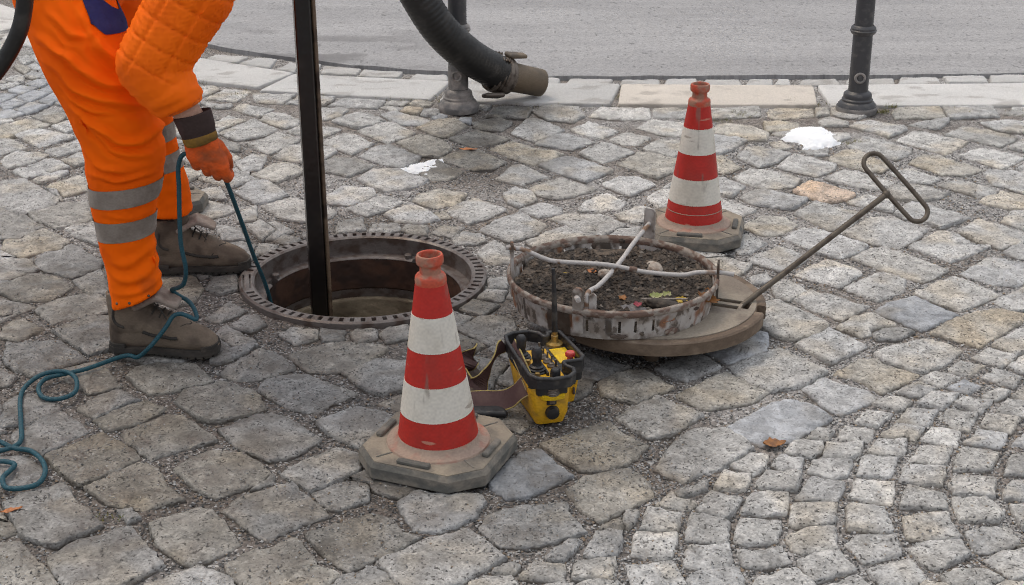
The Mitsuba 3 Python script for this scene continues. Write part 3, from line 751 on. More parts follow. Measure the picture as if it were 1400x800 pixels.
mat('cone_white', scuffed((.62, .59, .53), (.44, .40, .33), (.3, .25, .2)), .5, bump=lambda p, n, uv: .001 * fbm(p.x * 50, p.y * 50, p.z * 50, 3))
mat('cone_flange', dirt((.36, .135, .095), (.30, .22, .175), 26, .15, .45), .7)
mat('cone_foot', dirt((.165, .145, .12), (.27, .23, .18), 18, .35, .7), .85, bump=.003)
mat('cone_foot_dark', dirt((.10, .098, .09), (.19, .17, .145), 25, .4, .7), .8, bump=.003)
mat('cast_iron', dirt((.15, .132, .125), (.085, .06, .05), 30, .4, .72), .42, metal=.25, bump=.002)
mat('rust_iron', dirt((.03, .016, .012), (.075, .036, .022), 20, .3, .7), .7, metal=.1, bump=.003)
mat('old_concrete', dirt((.26, .215, .15), (.14, .11, .075), 12, .35, .7), .85, bump=.006)
mat('bollard_paint', dirt((.045, .045, .05), (.085, .08, .08), 40, .5, .85), .42, bump=.001)
mat('bollard_bare', dirt((.13, .125, .125), (.27, .245, .23), 24, .35, .7), .55, metal=.1, bump=.0015)
mat('black_rubber', dirt((.009, .009, .009), (.032, .029, .027), 22, .5, .85), .42, bump=.0012)
mat('brown_pipe', dirt((.135, .10, .065), (.07, .055, .04), 14, .4, .75, .5), .55, bump=.002)
mat('dirty_steel', dirt((.16, .135, .115), (.06, .045, .035), 35, .4, .7), .45, metal=.5, bump=.001)
mat('key_steel', dirt((.10, .082, .064), (.055, .04, .03), 40, .4, .75), .5, metal=.3, bump=.0008)
mat('pole_black', dirt((.008, .007, .007), (.03, .022, .018), 9, .55, .85), .22, bump=.001)
mat('pole_rust', dirt((.15, .105, .07), (.035, .022, .016), 16, .4, .7), .4, bump=.001)
def basket_col(p, n, uv):
    an = dr.atan2(p.y - 3.99, p.x - .29)
    a = fbm(p.x * 34, p.y * 34, p.z * 22, 4); b = fbm(p.x * 17 + 7, p.y * 17, p.z * 14 + 3, 3)
    c = mix((.42, .395, .375), (.25, .215, .19), smoothstep(.35, .62, a))
    c = mix(c, (.19, .075, .03), smoothstep(.58, .68, b) * .9)
    st = fbm(an * 9.5, p.z * 7, 3.3, 3)
    c = mix(c, (.05, .037, .028), smoothstep(.52, .62, st) * .9)
    return mix(c, (.085, .065, .05), smoothstep(.55, .68, fbm(p.x * 48 + 3, p.y * 48, p.z * 30, 4)) * .85)
mat('basket_paint', proc(basket_col), .65, bump=lambda p, n, uv: .004 * fbm(p.x * 60, p.y * 60, p.z * 60, 3))
mat('basket_rim', dirt((.135, .085, .065), (.27, .235, .205), 46, .42, .62), .7, bump=.003)
mat('bar_paint', dirt((.42, .40, .39), (.20, .12, .075), 30, .52, .66), .5)
mat('mud', dirt((.04, .033, .028), (.115, .09, .07), 60, .38, .7), .8, bump=.006)
mat('cover_top', dirt((.25, .215, .175), (.17, .14, .115), 12, .4, .7), .8, bump=.0025)
mat('cover_iron', dirt((.12, .085, .06), (.20, .15, .11), 20, .4, .75), .65, metal=.1, bump=.003)
mat('yellow_plastic', dirt((.62, .34, .012), (.34, .2, .03), 28, .5, .8), .42)
mat('yellow_label', dirt((.70, .46, .01), (.55, .36, .03), 40, .5, .9), .4)
mat('black_plastic', dirt((.018, .018, .02), (.06, .055, .05), 35, .5, .8), .45)
mat('red_plastic', dirt((.50, .04, .035), (.45, .15, .12), 60, .5, .8), .4)
mat('brass', dirt((.45, .30, .10), (.2, .13, .06), 60, .4, .8), .4, metal=.7)
mat('strap_brown', dirt((.072, .038, .038), (.11, .066, .06), 25, .4, .8), .8, bump=.0006)
mat('strap_edge', dirt((.38, .30, .10), (.25, .2, .1), 80, .4, .8), .8)
mat('pad_brown', dirt((.12, .092, .075), (.05, .035, .03), 25, .4, .8), .85, bump=.001)
mat('rope_teal', proc(lambda p, n, uv: mix((.012, .085, .115), (.006, .04, .06), noise(p.x * 330, p.y * 330, p.z * 330))), .6, bump=lambda p, n, uv: .0012 * noise(p.x * 420, p.y * 420, p.z * 420))
mat('snow_white', (.80, .82, .85), .7, bump=lambda p, n, uv: .004 * fbm(p.x * 90, p.y * 90, p.z * 90, 3))
mat('glint_white', (.72, .74, .77), .25, bump=lambda p, n, uv: .003 * fbm(p.x * 120, p.y * 120, p.z * 120, 3))  # pale colour that imitates the bright glint on wet stone
mat('moss_green', proc(lambda p, n, uv: mix((.09, .11, .02), (.19, .15, .05), noise(p.x * 25, p.y * 25, 1.0))), .8)
mat('leaf_brown', dirt((.27, .115, .035), (.15, .07, .03), 60, .4, .7), .6)
mat('leaf_yellow', dirt((.42, .29, .04), (.26, .16, .04), 60, .5, .8), .6)
mat('leaf_green', dirt((.20, .23, .07), (.33, .32, .18), 70, .4, .7), .6)
mat('leaf_orange', dirt((.42, .16, .06), (.28, .11, .05), 60, .4, .8), .6)
mat('scrap_red', dirt((.26, .035, .055), (.17, .09, .085), 70, .5, .8), .6)
mat('scrap_grey', dirt((.10, .095, .10), (.22, .2, .19), 50, .4, .7), .6)
mat('crumb_grey', dirt((.21, .185, .16), (.09, .07, .055), 40, .4, .6), .85)
mat('pebble', dirt((.33, .29, .25), (.2, .15, .12), 50, .4, .7), .8)
mat('water', (.02, .02, .02), .02, spec=.5)

def cloth_col(p, n, uv):
    c = mix((.95, .14, .001), (.86, .115, .001), smoothstep(.3, .7, fbm(p.x * 6, p.y * 6, p.z * 6, 2)))
    grime = smoothstep(.52, .72, fbm(p.x * 15 + 3, p.y * 15, p.z * 9, 4)) * smoothstep(.62, .2, p.z)
    return mix(c, (.42, .075, .012), grime * .55)
mat('trouser_orange', proc(cloth_col), .8, spec=.12, bump=lambda p, n, uv: .00025 * noise(p.x * 420, p.y * 420, p.z * 420))
mat('jacket_orange', proc(lambda p, n, uv: mix((.97, .16, .001), (.90, .135, .001), smoothstep(.3, .7, fbm(p.x * 7, p.y * 7, p.z * 7, 2)))), .65, spec=.2)
mat('knit_orange', ((.88, .155, .004), (.65, .11, .006), 30, .35, .75, 0, 1), .85, bump=.002)
mat('glove_orange', ((.62, .085, .004), (.30, .06, .012), 24, .35, .7, 0, 1), .7, bump=.002)
mat('glove_ochre', ((.20, .105, .012), (.12, .07, .015), 30, .4, .7, 0, 1), .75, bump=.001)
mat('glove_cuff', ((.035, .02, .018), (.05, .03, .03), 30, .4, .7, 0, 1), .85, bump=.001)
mat('skin', ((.42, .24, .17), (.36, .18, .12), 30, .4, .7, 0, 1), .55, bump=.001)
mat('pocket_blue', ((.012, .016, .11), (.02, .024, .12), 30, .4, .7, 0, 1), .8, bump=.001)
mat('reflective_grey', ((.25, .215, .19), (.165, .135, .115), 14, .3, .75, 0, 1), .4, bump=.001)
mat('boot_suede', ((.155, .12, .09), (.075, .055, .042), 17, .38, .72, 0, 1), .85, bump=.003)
mat('boot_dark', ((.03, .027, .024), (.06, .05, .042), 30, .4, .8, 0, 1), .8, bump=.002)
mat('boot_tongue', ((.27, .225, .195), (.16, .125, .105), 25, .4, .75, 0, 1), .85, bump=.002)
mat('hair_brown', ((.05, .03, .018), (.03, .018, .01), 60, .4, .8, 0, 1), .7, bump=.003)
rows = sorted(PAL.values())
TAB = mi.Float(np.array([[*r[1], *r[2], *r[3:]] for r in rows], np.float32).ravel()); dr.eval(TAB); WID = 15
def col_of(uv, k):
    i = mi.UInt32(dr.clip(uv.x, 0, len(rows) - .5)) * WID + k
    return dr.gather(mi.Float, TAB, i)
def painted_col(p, n, uv):
    a = mi.Color3f(col_of(uv, 0), col_of(uv, 1), col_of(uv, 2)); b = mi.Color3f(col_of(uv, 3), col_of(uv, 4), col_of(uv, 5))
    s, lo, hi, st, amt = (col_of(uv, k) for k in range(6, 11))
    d = fbm(p.x * s, p.y * s, p.z * s * (1 - .8 * st), 3)
    return mix(a, b, smoothstep(lo, hi, d) * amt) * (.86 + .28 * noise(p.x * 240, p.y * 240, p.z * 240))
mat('painted', proc(painted_col), proc(lambda p, n, uv: col_of(uv, 11)), proc(lambda p, n, uv: col_of(uv, 12)), bump=lambda p, n, uv: col_of(uv, 14) * fbm(p.x * 70, p.y * 70, p.z * 70, 3))

# ---------------------------------------------------------------- manhole: cast ring let into the paving, shaft below
mc = np.array([MH[0], MH[1], 0])
ring = man(lathe([(.345, -.052), (.345, .004), (.352, .009), (.386, .009), (.393, .004), (.393, -.2), (.318, -.2), (.312, -.165), (.31, -.058), (.316, -.052), (.345, -.052)], 144))
cuts = []
for k in range(72):
    a = math.radians(k * 5)
    if 176 < k * 5 < 204: continue
    cuts.append(place(box(.026, .0135, .02, (.3705, 0, .007)), deg=k * 5 + .01))
for s in (-.012, .008):
    cuts.append(place(box(.006, .12, .02, (.37 + s, 0, .009)), deg=190))
for a in (164, 60, 300): cuts.append(place(box(.03, .045, .11, (.315, 0, -.085)), deg=a))
ring = tm(ring - union([man(c) for c in cuts]))
mh = thing('manhole', 'open round manhole with a toothed cast iron ring let into the cobbles', 'manhole')
part(mh, 'ring', place(ring, mc), 'cast_iron', 30)
part(mh, 'inner_wall', lathe([(.3095, -.06), (.3085, -.162), (.314, -.17)], 96, mc), 'rust_iron', 30)
part(mh, 'shaft', lathe([(.393, -.2), (.30, -.2), (.297, -.206), (.30, -.34), (.298, -.345), (.297, -1.9)], 96, mc), 'old_concrete', 30)
part(mh, 'shaft_water', lathe([(.30, -1.8), (.0, -1.8)], 48, mc), 'water', False)
for a, z in ((158, -.05), (205, -.05), (68, -.05)):
    part(mh, 'lug', place(orient(lathe([(0, .012), (.010, .012), (.013, .009), (.013, -.004), (0, -.004)], 14), (.326, 0, z), (0, 0, 1)), mc, a), 'cast_iron', 30)

# ---------------------------------------------------------------- kerb bollards
def bollard(x, y, mbase, label):
    t = thing('bollard', label, 'bollard', 'kerb bollards')
    c = (x, y, 0)
    part(t, 'base_ring', lathe([(.0905, -.01), (.0915, .006), (.0902, .016), (.087, .02)], 40, c), 'bollard_bare', 40)
    part(t, 'base', lathe([(0, .0), (.084, -.012), (.0885, .006), (.0875, .02), (.078, .034), (.074, .038), (.068, .042), (.068, .05), (.062, .056), (.0625, .066), (.0605, .075), (.056, .08), (.05, .084), (.044, .088)], 40, c), mbase, 40)
    part(t, 'shaft', lathe([(.0435, .086), (.0425, .34), (.0425, .375), (.0405, .38), (.039, 1.0)], 32, c), 'bollard_paint', 40)
    part(t, 'collar', lathe([(.043, .336), (.05, .342), (.056, .350), (.0575, .356), (.053, .36), (.0545, .366), (.05, .373), (.043, .379)], 36, c), 'bollard_paint' if mbase == 'bollard_paint' else 'bollard_bare', 40)
    d = np.array([-.12, -1, .12]); d /= np.linalg.norm(d)
    p = np.array([x, y, .152]) + d * np.array([.037, .037, 0])
    eye = lathe([(.0145, -.004), (.0145, .009), (.019, .0125), (.0245, .010), (.0275, -.014)], 24)
    part(t, 'chain_eye', orient(eye, p, d), mbase if mbase == 'bollard_bare' else 'bollard_bare', 40)
    part(t, 'eye_shade_disc', orient(lathe([(.015, .0015), (0, .002)], 20), p, d), 'black_rubber', False)  # black disc painting the shade inside the solid chain eye
    part(t, 'finial', lathe([(.039, .99), (.052, 1.0), (.052, 1.012), (.035, 1.02), (.05, 1.05), (.05, 1.075), (.03, 1.1), (0, 1.108)], 32, c), 'bollard_paint', 40)
    return t
b1 = bollard(1.528, 6.435, 'bollard_paint', 'dark iron kerb bollard standing clear beside the white snow patch')
b2 = bollard(-.238, 6.465, 'bollard_bare', 'kerb bollard with worn grey iron base partly behind the thick black hose')
part(b2, 'bare_panel', place(lathe([(.0436, .09), (.0445, .1), (.044, .185), (.0432, .2)], 32), (-.238, 6.465, 0)), 'bollard_bare', 40)

# ---------------------------------------------------------------- suction hose with coupling and pipe end resting on the kerb
hp = [(-0.528, 6.27, 1.718), (-0.508, 6.27, 1.17), (-0.482, 6.27, 0.851), (-0.439, 6.27, 0.642), (-0.375, 6.27, 0.504), (-0.296, 6.3, 0.377), (-0.19, 6.38, 0.257), (-0.091, 6.5, 0.166), (-0.039, 6.55, 0.127)]
hpts = spline(hp, 44); s = np.r_[0, np.cumsum(np.linalg.norm(np.diff(hpts, axis=0), axis=1))]
hs = thing('suction_hose', 'thick black ribbed suction hose hanging down with its brown pipe end on the kerb', 'hose')
part(hs, 'hose_body', sweep(hpts, .0775 + .0009 * np.sin(s * 2 * np.pi / .021), 36), 'black_rubber', True)
p0 = np.array([-0.039, 6.55, 0.127]); d = np.array([0.123, 6.645, 0.069]) - p0; d /= np.linalg.norm(d)
part(hs, 'pipe_end', orient(lathe([(.069, -.03), (.067, .03), (.0645, .1), (.063, .198), (.0625, .205), (.058, .205), (.058, .1)], 44), p0, d), 'brown_pipe', 40)
pc = p0 - d * .042
for k, (u, r) in enumerate(((-.012, .083), (.006, .084), (.022, .083))):
    part(hs, 'clamp_band', orient(lathe([(r - .006, -.006), (r, -.0055), (r + .0015, 0), (r, .0055), (r - .006, .006)], 44), pc + d * u, d), 'dirty_steel', 40)
    for a in (-110, -55, 10):
        q = orient(cat(box(.016, .014, .012, (r + .005, 0, 0), .003), orient(lathe([(0, .009), (.004, .009), (.004, -.009), (0, -.009)], 8), (r + .013, 0, 0), (0, 1, 0))), pc + d * u, d, (math.cos(math.radians(a)), math.sin(math.radians(a)) * -.8, .6))
        part(hs, 'clamp_bolt', q, 'dirty_steel', 30)
part(hs, 'coupling', orient(lathe([(.078, -.03), (.081, .03), (.087, .036), (.089, .044), (.084, .051), (.08, .054), (.083, .06), (.082, .068), (.074, .076), (.067, .08)], 44), pc, d), 'dirty_steel', 40)
lever = Manifold.batch_hull([bone((0, -.022, 0), .011, (0, .022, 0), .011), bone((.075, -.014, .012), .0095, (.075, .014, .012), .0095)])
for up in ((0, -.1, 1), (-.1, -.5, -1), (.1, -.35, -.9)):
    upv = np.array(up, float); upv -= d * np.dot(upv, d); upv /= np.linalg.norm(upv)
    sgn = 1 if up[2] > 0 else -1
    q = orient(tm(lever), pc + d * (.04 if sgn > 0 else .03) + upv * .094, upv, d * (1 if sgn > 0 else -1))
    part(hs, 'cam_lever', q, 'brown_pipe' if sgn > 0 else 'dirty_steel', 50)

# ---------------------------------------------------------------- traffic cones
def cone(x, y, deg, label, seam=False, seed=0, lean=0.0):
    LM = trimesh.transformations.rotation_matrix(math.radians(lean), [0, 1, 0], [x, y, .05])
    tilt = lambda m: tm(m).copy().apply_transform(LM)
    t = thing('traffic_cone', label, 'traffic cone', 'traffic cones round the works')
    h, c, z1 = .168, .068, .043
    o = [(h - c, -h), (h, -h + c), (h, h - c), (h - c, h), (-h + c, h), (-h, h - c), (-h, -h + c), (-h + c, -h)]
    sc = lambda k: [(a * k, b * k) for a, b in o]
    low = trimesh.convex.convex_hull(np.vstack([np.c_[np.array(sc(1)), np.full(8, z)] for z in (.004, .031)] + [np.c_[np.array(sc(.955)), np.full(8, .043)], np.c_[np.array(sc(.97)), np.full(8, 0.0)]]))
    low.apply_translation([0, 0, -.0005])
    part(t, 'foot_plate', place(low, (x, y, 0), deg), 'cone_foot_dark', 20)
    top = trimesh.convex.convex_hull(np.vstack([np.c_[np.array(sc(.945)), np.full(8, z)] for z in (.036, .0445)]))
    part(t, 'foot_top', place(top, (x, y, 0), deg), 'cone_foot', 20)
    for a in range(4):
        part(t, 'grip_ridge', place(place(box(.085, .017, .012, (0, -.141, .049), .003), deg=a * 90), (x, y, 0), deg), 'cone_foot_dark', 20)
        part(t, 'foot_groove', place(place(box(.045, .004, .002, (.147, 0, .0450)), deg=a * 90 + 45 + 9), (x, y, 0), deg), 'cone_foot_dark', 20)
    part(t, 'flange', lathe([(.128, .043), (.125, .0485), (.112, .0515), (.1035, .0565), (.099, .066), (.09, .066)], 64, (x, y, 0)), 'cone_flange', 40)
    R = lambda z: np.interp(z, [.06, .462], [.099, .0365])
    def band(z0, z1, extra=0.0):
        zs = np.linspace(z0, z1, 7); rs = R(zs) + extra
        wob = lathe(np.r_[[(R(z0) - .003, z0)], np.c_[rs, zs], [(R(z1) - .003, z1)]], 72)
        a = np.arctan2(wob.vertices[:, 1], wob.vertices[:, 0]); k = 1 + .006 * np.sin(2 * a + seed) * np.sin(wob.vertices[:, 2] * 9 + seed) + .004 * np.sin(3 * a + seed * 2)
        wob.vertices[:, :2] *= k[:, None]; return tilt(place(wob, (x, y, 0), seed * 40))
    part(t, 'red_band', band(.058, .131), 'cone_red', 40)
    part(t, 'white_band', band(.1312, .2158, .0008), 'cone_white', 40)
    part(t, 'red_band', band(.216, .2998), 'cone_red', 40)
    part(t, 'white_band', band(.30, .3848, .0008), 'cone_white', 40)
    part(t, 'red_band', band(.385, .458), 'cone_red', 40)
    if seam: part(t, 'seam', tilt(lathe([(R(.1) + .0002, .0985), (R(.1) + .0012, .1), (R(.1) + .0002, .1015)], 64, (x, y, 0))), 'cone_flange', 40)
    part(t, 'neck', tilt(lathe([(.0368, .456), (.0375, .466), (.0365, .475), (.033, .48), (.0255, .484), (.0245, .499), (.0265, .503), (.031, .506), (.0325, .510), (.0325, .524), (.030, .529), (.026, .529), (.0235, .525), (.0215, .47), (.019, .2)], 48, (x, y, 0))), 'cone_collar', 40)
    return t
cone(-.18, 3.24, -22, 'dusty red and white traffic cone nearest the camera, in front of the manhole', seed=1, lean=-1.4)
cone(.622, 4.822, -12, 'red and white traffic cone standing behind the round dirt basket', True, seed=2)
cone(-1.295, 5.11, 43, 'red traffic cone mostly hidden behind the orange trouser legs', seed=3)

# ---------------------------------------------------------------- manhole cover with the lifting key hooked in it
cx, cy = .41, 4.01
disc = man(lathe([(0, .028), (.16, .030), (.24, .034), (.285, .043), (.30, .055), (.318, .058), (.325, .062), (.326, .096), (.321, .101), (.305, .1015), (.30, .0995), (0, .0995)], 96))
u = np.array([.05, -.02]); ang = math.degrees(math.atan2(u[1], u[0]))
slots = [place(box(.084, .024, .05, (0, s, .092)), (.205, -.045, 0), ang) for s in (-.024, .017)] + [place(box(.022, .05, .04, (.05, .0, .095)), (.215, -.048, 0), ang)]
slots += [place(box(.06, .05, .08, (.33, 0, .08)), deg=a) for a in (-16, 100, 220)]
disc = tm(disc - union([man(b) for b in slots]))
cv = thing('manhole_cover', 'thick round manhole cover lying on the cobbles beneath the dirt basket', 'manhole cover')
part(cv, 'cover_rim', place(disc, (cx, cy, 0)), 'cover_iron', 30)
part(cv, 'concrete_fill', place(tm(man(lathe([(0, .09), (.298, .09), (.298, .1025), (.29, .1035), (0, .1035)], 80)) - union([man(b) for b in slots[:3]])), (cx, cy, 0)), 'cover_top', 30)
for a, r in ((25, .02), (150, .018), (265, .02)):
    part(cv, 'foot', place(lathe([(0, -.004), (r, -.003), (r + .003, .034), (0, .036)], 14), (cx + .2 * math.cos(math.radians(a)), cy + .2 * math.sin(math.radians(a)), 0)), 'cover_iron', 30)
A, J = np.array([.647, 3.952, .088]), np.array([1.111, 4.2, .355])
dk = (J - A) / np.linalg.norm(J - A); ek = np.array([.61, -.471, -.637]); ek -= dk * np.dot(ek, dk); ek /= np.linalg.norm(ek)
lk = thing('lifting_key', 'long steel lifting key with an oval loop handle hooked into the cover', 'lifting key')
part(lk, 'rod', tube([A - dk * .006, A + dk * .2, A + dk * .4, J], .0088, 6, 12), 'key_steel', 40)
a2 = np.linspace(0, 2 * np.pi, 61)
hl, hw = .092, .034
loop = []
for t in a2:
    cx_, cy_ = math.cos(t), math.sin(t)
    loop.append(J + dk * (hw * (1 - cx_)) + ek * (hw * cy_ + hl * np.clip(cy_ * 3, -1, 1)))
part(lk, 'loop_handle', sweep(np.array(loop), .0072, 12, cap=False), 'key_steel', True)
part(lk, 'weld', trimesh.creation.icosphere(subdivisions=2, radius=.0125).apply_translation(J - dk * .004), 'key_steel', True)

# ---------------------------------------------------------------- dirt basket full of sludge
tx, ty = .29, 3.99
bk = thing('dirt_basket', 'round rusty whitewashed dirt basket with crossed white bars and full of dirt', 'dirt basket')
wall = man(lathe([(.287, .104), (.296, .178), (.2935, .178), (.2845, .106), (.2845, .104)][::1] + [(.287, .104)], 120))
cut = [place(box(.03, .0075, .036, (.29, 0, .142)), deg=k * 9 + rng.uniform(-1, 1)) for k in range(40)]
cut = [c for c in cut if rng.random() < .3]
part(bk, 'wall', place(displace(tm(wall - union([man(c) for c in cut])), lambda v: .002 * (meshkit.fbm(v * 30, 2) - .5)), (tx, ty, 0)), 'basket_paint', 30)
rim = lathe([(.2915, .170), (.298, .171), (.305, .176), (.3045, .188), (.297, .193), (.291, .183), (.2905, .176), (.2915, .170)], 120)
rim = displace(rim, lambda v: .007 * (meshkit.fbm(v * 55, 3) - .5))
part(bk, 'rim', place(rim, (tx, ty, 0)), 'basket_rim', True)
part(bk, 'mud_lining', place(displace(lathe([(.2835, .106), (.2825, .13), (.281, .148), (.272, .158), (.24, .15)], 150), lambda v: .006 * (meshkit.fbm(v * 50, 2) - .5)), (tx, ty, 0)), 'mud', True)
part(bk, 'floor', place(lathe([(0, .1045), (.287, .1045), (.287, .107), (0, .107)], 60), (tx, ty, 0)), 'basket_paint', 30)
bar1 = [(-.017, 3.98, .268), (.031, 3.977, .262), (.094, 3.973, .236), (.136, 3.97, .228), (.271, 3.961, .222), (.375, 3.955, .203), (.479, 3.948, .196), (.53, 3.945, .205), (.592, 3.941, .206), (.63, 3.939, .201)]
bar2 = [(.424, 4.285, .24), (.36, 4.15, .217), (.32, 4.05, .205), (.268, 3.907, .206), (.235, 3.82, .212), (.214, 3.755, .228), (.203, 3.728, .226), (.203, 3.722, .195), (.206, 3.735, .16)]
part(bk, 'cross_bar', tube(bar1, .0068, 8, 12), 'bar_paint', True)
part(bk, 'cross_bar', tube(bar2, .0068, 8, 12), 'bar_paint', True)
part(bk, 'joint_wrap', orient(lathe([(.0069, -.012), (.0085, -.008), (.009, .006), (.0069, .011)], 14), (.345, 3.957, .209), (1, -.05, -.18)), 'basket_rim', 40)
def lug(x, y, z0, z1, w, deg, th=.006):
    m = prism(LineString([(0, z0 + .01), (0, z1 - w / 2)]).buffer(w / 2, cap_style='round'), -th / 2, th / 2)
    m = orient(m, (0, 0, 0), (math.cos(math.radians(deg)), math.sin(math.radians(deg)), 0), (-math.sin(math.radians(deg)), math.cos(math.radians(deg)), 0))
    v = m.vertices.copy(); return place(displace(trimesh.Trimesh(v, m.faces), lambda v: .0 * v[:, 0]), (x, y, 0))
for (x, y, z0, z1, w, deg) in ((.0, 3.979, .12, .285, .022, 10), (.585, 3.941, .12, .245, .022, -8), (.418, 4.27, .12, .285, .036, 60), (.178, 3.712, .12, .252, .03, 70), (.218, 3.717, .12, .235, .02, 80)):
    m = prism(Polygon([(-w / 2, z0), (w / 2, z0), (w / 2, z1 - .008), (w / 2 - .008, z1), (-w / 2 + .008, z1), (-w / 2, z1 - .008)]), -.0035, .0035)
    zdir = np.array([math.cos(math.radians(deg)), math.sin(math.radians(deg)), 0])
    v = m.vertices; xd = np.array([-zdir[1], zdir[0], 0])
    W = v[:, :1] * xd + v[:, 1:2] * np.array([0, 0, 1.0]) + v[:, 2:] * zdir + [x, y, 0]
    part(bk, 'lug', trimesh.Trimesh(W, m.faces, process=False), 'basket_paint', 20)
part(bk, 'peg', orient(lathe([(0, .012), (.0075, .012), (.0075, -.012), (0, -.012)], 14), (.176, 3.698, .226), (.15, -1, .1)), 'bar_paint', 30)
for k in range(30):
    a = math.radians(k * 12.3 + rng.uniform(-6, 6)); r = .2905
    m = displace(trimesh.creation.icosphere(subdivisions=2, radius=1).apply_scale((.012 * rng.uniform(.4, 2.2), .0035, .007 * rng.uniform(.4, 1.6))), lambda v: .004 * (meshkit.fbm(v * 160, 2, k) - .4))
    part(bk, 'mud_cake', place(place(m, deg=90), deg=0).apply_transform(trimesh.transformations.rotation_matrix(a, [0, 0, 1])).apply_translation([tx + r * math.cos(a), ty + r * math.sin(a), rng.choice([rng.uniform(.108, .122), rng.uniform(.16, .18)])]), rng.choice(['mud', 'basket_rim', 'pad_brown']), True)
# the sludge in it: relief disc with crumbs
rr_, aa_ = np.meshgrid(np.linspace(0, 1, 110) ** .7 * .285, np.arange(260) * 2 * np.pi / 260, indexing='ij')
sv = np.stack([rr_ * np.cos(aa_), rr_ * np.sin(aa_), rr_ * 0], -1).reshape(-1, 3)
sl = lambda v: .133 + .058 * meshkit.fbm(np.c_[v[:, :2] * 11, v[:, 0] * 0], 3, 3) + .030 * (meshkit.fbm(np.c_[v[:, :2] * 46, v[:, 0] * 0], 4, 8) - .5) - .012 * np.clip((np.hypot(v[:, 0], v[:, 1]) - .22) / .07, 0, 1)
sv[:, 2] = sl(sv)
I, Jx = np.meshgrid(np.arange(109), np.arange(260), indexing='ij')
sq = np.stack([I * 260 + Jx, (I + 1) * 260 + Jx, (I + 1) * 260 + (Jx + 1) % 260, I * 260 + (Jx + 1) % 260], -1).reshape(-1, 4)
cr = rng.uniform(-.27, .27, (15000, 2)); cr = cr[np.hypot(cr[:, 0], cr[:, 1]) < .275]
crr = rng.gamma(1.5, .0014, len(cr)).clip(.001, .0105)
cv_, cf_ = octa(np.c_[cr, sl(np.c_[cr, cr[:, :1] * 0]) + crr * .4], crr, rng)
sd = trimesh.util.concatenate([trimesh.Trimesh(sv, np.vstack([sq[:, [0, 1, 2]], sq[:, [0, 2, 3]]]), process=False), trimesh.Trimesh(cv_, cf_, process=False)])
sludge = single('dirt', place(sd, (tx, ty, 0)), 'mud', 'dark crumbly street dirt filling the round basket', 'dirt', smooth=False, kind='stuff')

lp = rng.uniform(-.27, .27, (420, 2)); lp = lp[np.hypot(lp[:, 0], lp[:, 1]) < .27]; lr = rng.gamma(2.0, .002, len(lp)).clip(.002, .012)
lv, lf = octa(np.c_[lp, sl(np.c_[lp, lp[:, :1] * 0]) + lr * .4], lr, rng)
part(sludge, 'pale_grit', place(trimesh.Trimesh(lv, lf, process=False), (tx, ty, 0)), 'crumb_grey', False, kind='stuff')

def leaf(name, bsdf, label, x, y, L, deg, z=None, curl=.3, catg='leaf', wide=.55, tilt=0):
    n = 16; s = np.linspace(0, 1, n); vv, ff = [], []
    for i, t in enumerate(s):
        w = wide * L * .5 * (math.sin(math.pi * min(t * 1.02, 1)) ** .8 * (1 + .18 * math.sin(t * 25 + L * 900)) + .02)
        for j in (-1, -.5, 0, .5, 1):
            vv.append(((t - .5) * L, j * w, curl * L * (t - .5) ** 2 + .35 * curl * w * abs(j) * 1.4 + .002 * math.sin(t * 9 + j * 4)))
    for i in range(n - 1):
        for j in range(4):
            a = i * 5 + j; ff += [(a, a + 5, a + 6), (a, a + 6, a + 1)]
    m = trimesh.Trimesh(vv, ff, process=False); b = m.copy(); b.vertices = b.vertices - [0, 0, .0006]; b.faces = b.faces[:, ::-1]
    m = trimesh.util.concatenate([m, b]); m.apply_transform(trimesh.transformations.rotation_matrix(math.radians(tilt), [1, 0, 0]))
    if z is None: z = float(sl(np.array([[x - tx, y - ty, 0]]))[0]) + .006
    return single(name, place(m, (x, y, z), deg), bsdf, label, catg, True, {'leaf': 'fallen leaves', 'scrap': 'litter scraps in the basket'}[catg])
leaf('leaf', 'leaf_brown', 'large curled brown leaf at the right edge inside the basket', .545, 3.86, .062, 70, curl=1.0, wide=.95, tilt=18)
leaf('leaf', 'leaf_yellow', 'small yellow leaf beside the brown leaf in the basket', .478, 3.87, .04, -40, curl=.7, wide=.6, tilt=25)
leaf('leaf', 'leaf_green', 'pale green leaf lying on the dirt right of the crossed bars', .405, 3.885, .045, 20, curl=.8, wide=.6, tilt=14)
leaf('leaf', 'leaf_brown', 'small brown leaf tucked against the right lug of the basket', .56, 3.93, .03, 10, curl=.8, wide=.8, tilt=20)
leaf('paper_scrap', 'scrap_grey', 'crumpled dark grey scrap lying on the dirt behind the front lugs', .335, 3.775, .075, -18, curl=.6, catg='scrap', wide=.5, tilt=12)
leaf('paper_scrap', 'scrap_red', 'small crimson scrap lying on the grey scrap in the basket', .345, 3.785, .026, 25, z=.172, curl=.8, catg='scrap', wide=.8, tilt=15)
leaf('paper_scrap', 'scrap_red', 'reddish pale scrap at the left side of the dirt in the basket', .115, 3.815, .03, -30, curl=.6, catg='scrap', wide=.6, tilt=12)
leaf('leaf', 'leaf_orange', 'narrow orange leaf lying along the front rim of the basket', .42, 3.735, .05, 15, curl=.4, wide=.35, tilt=10)
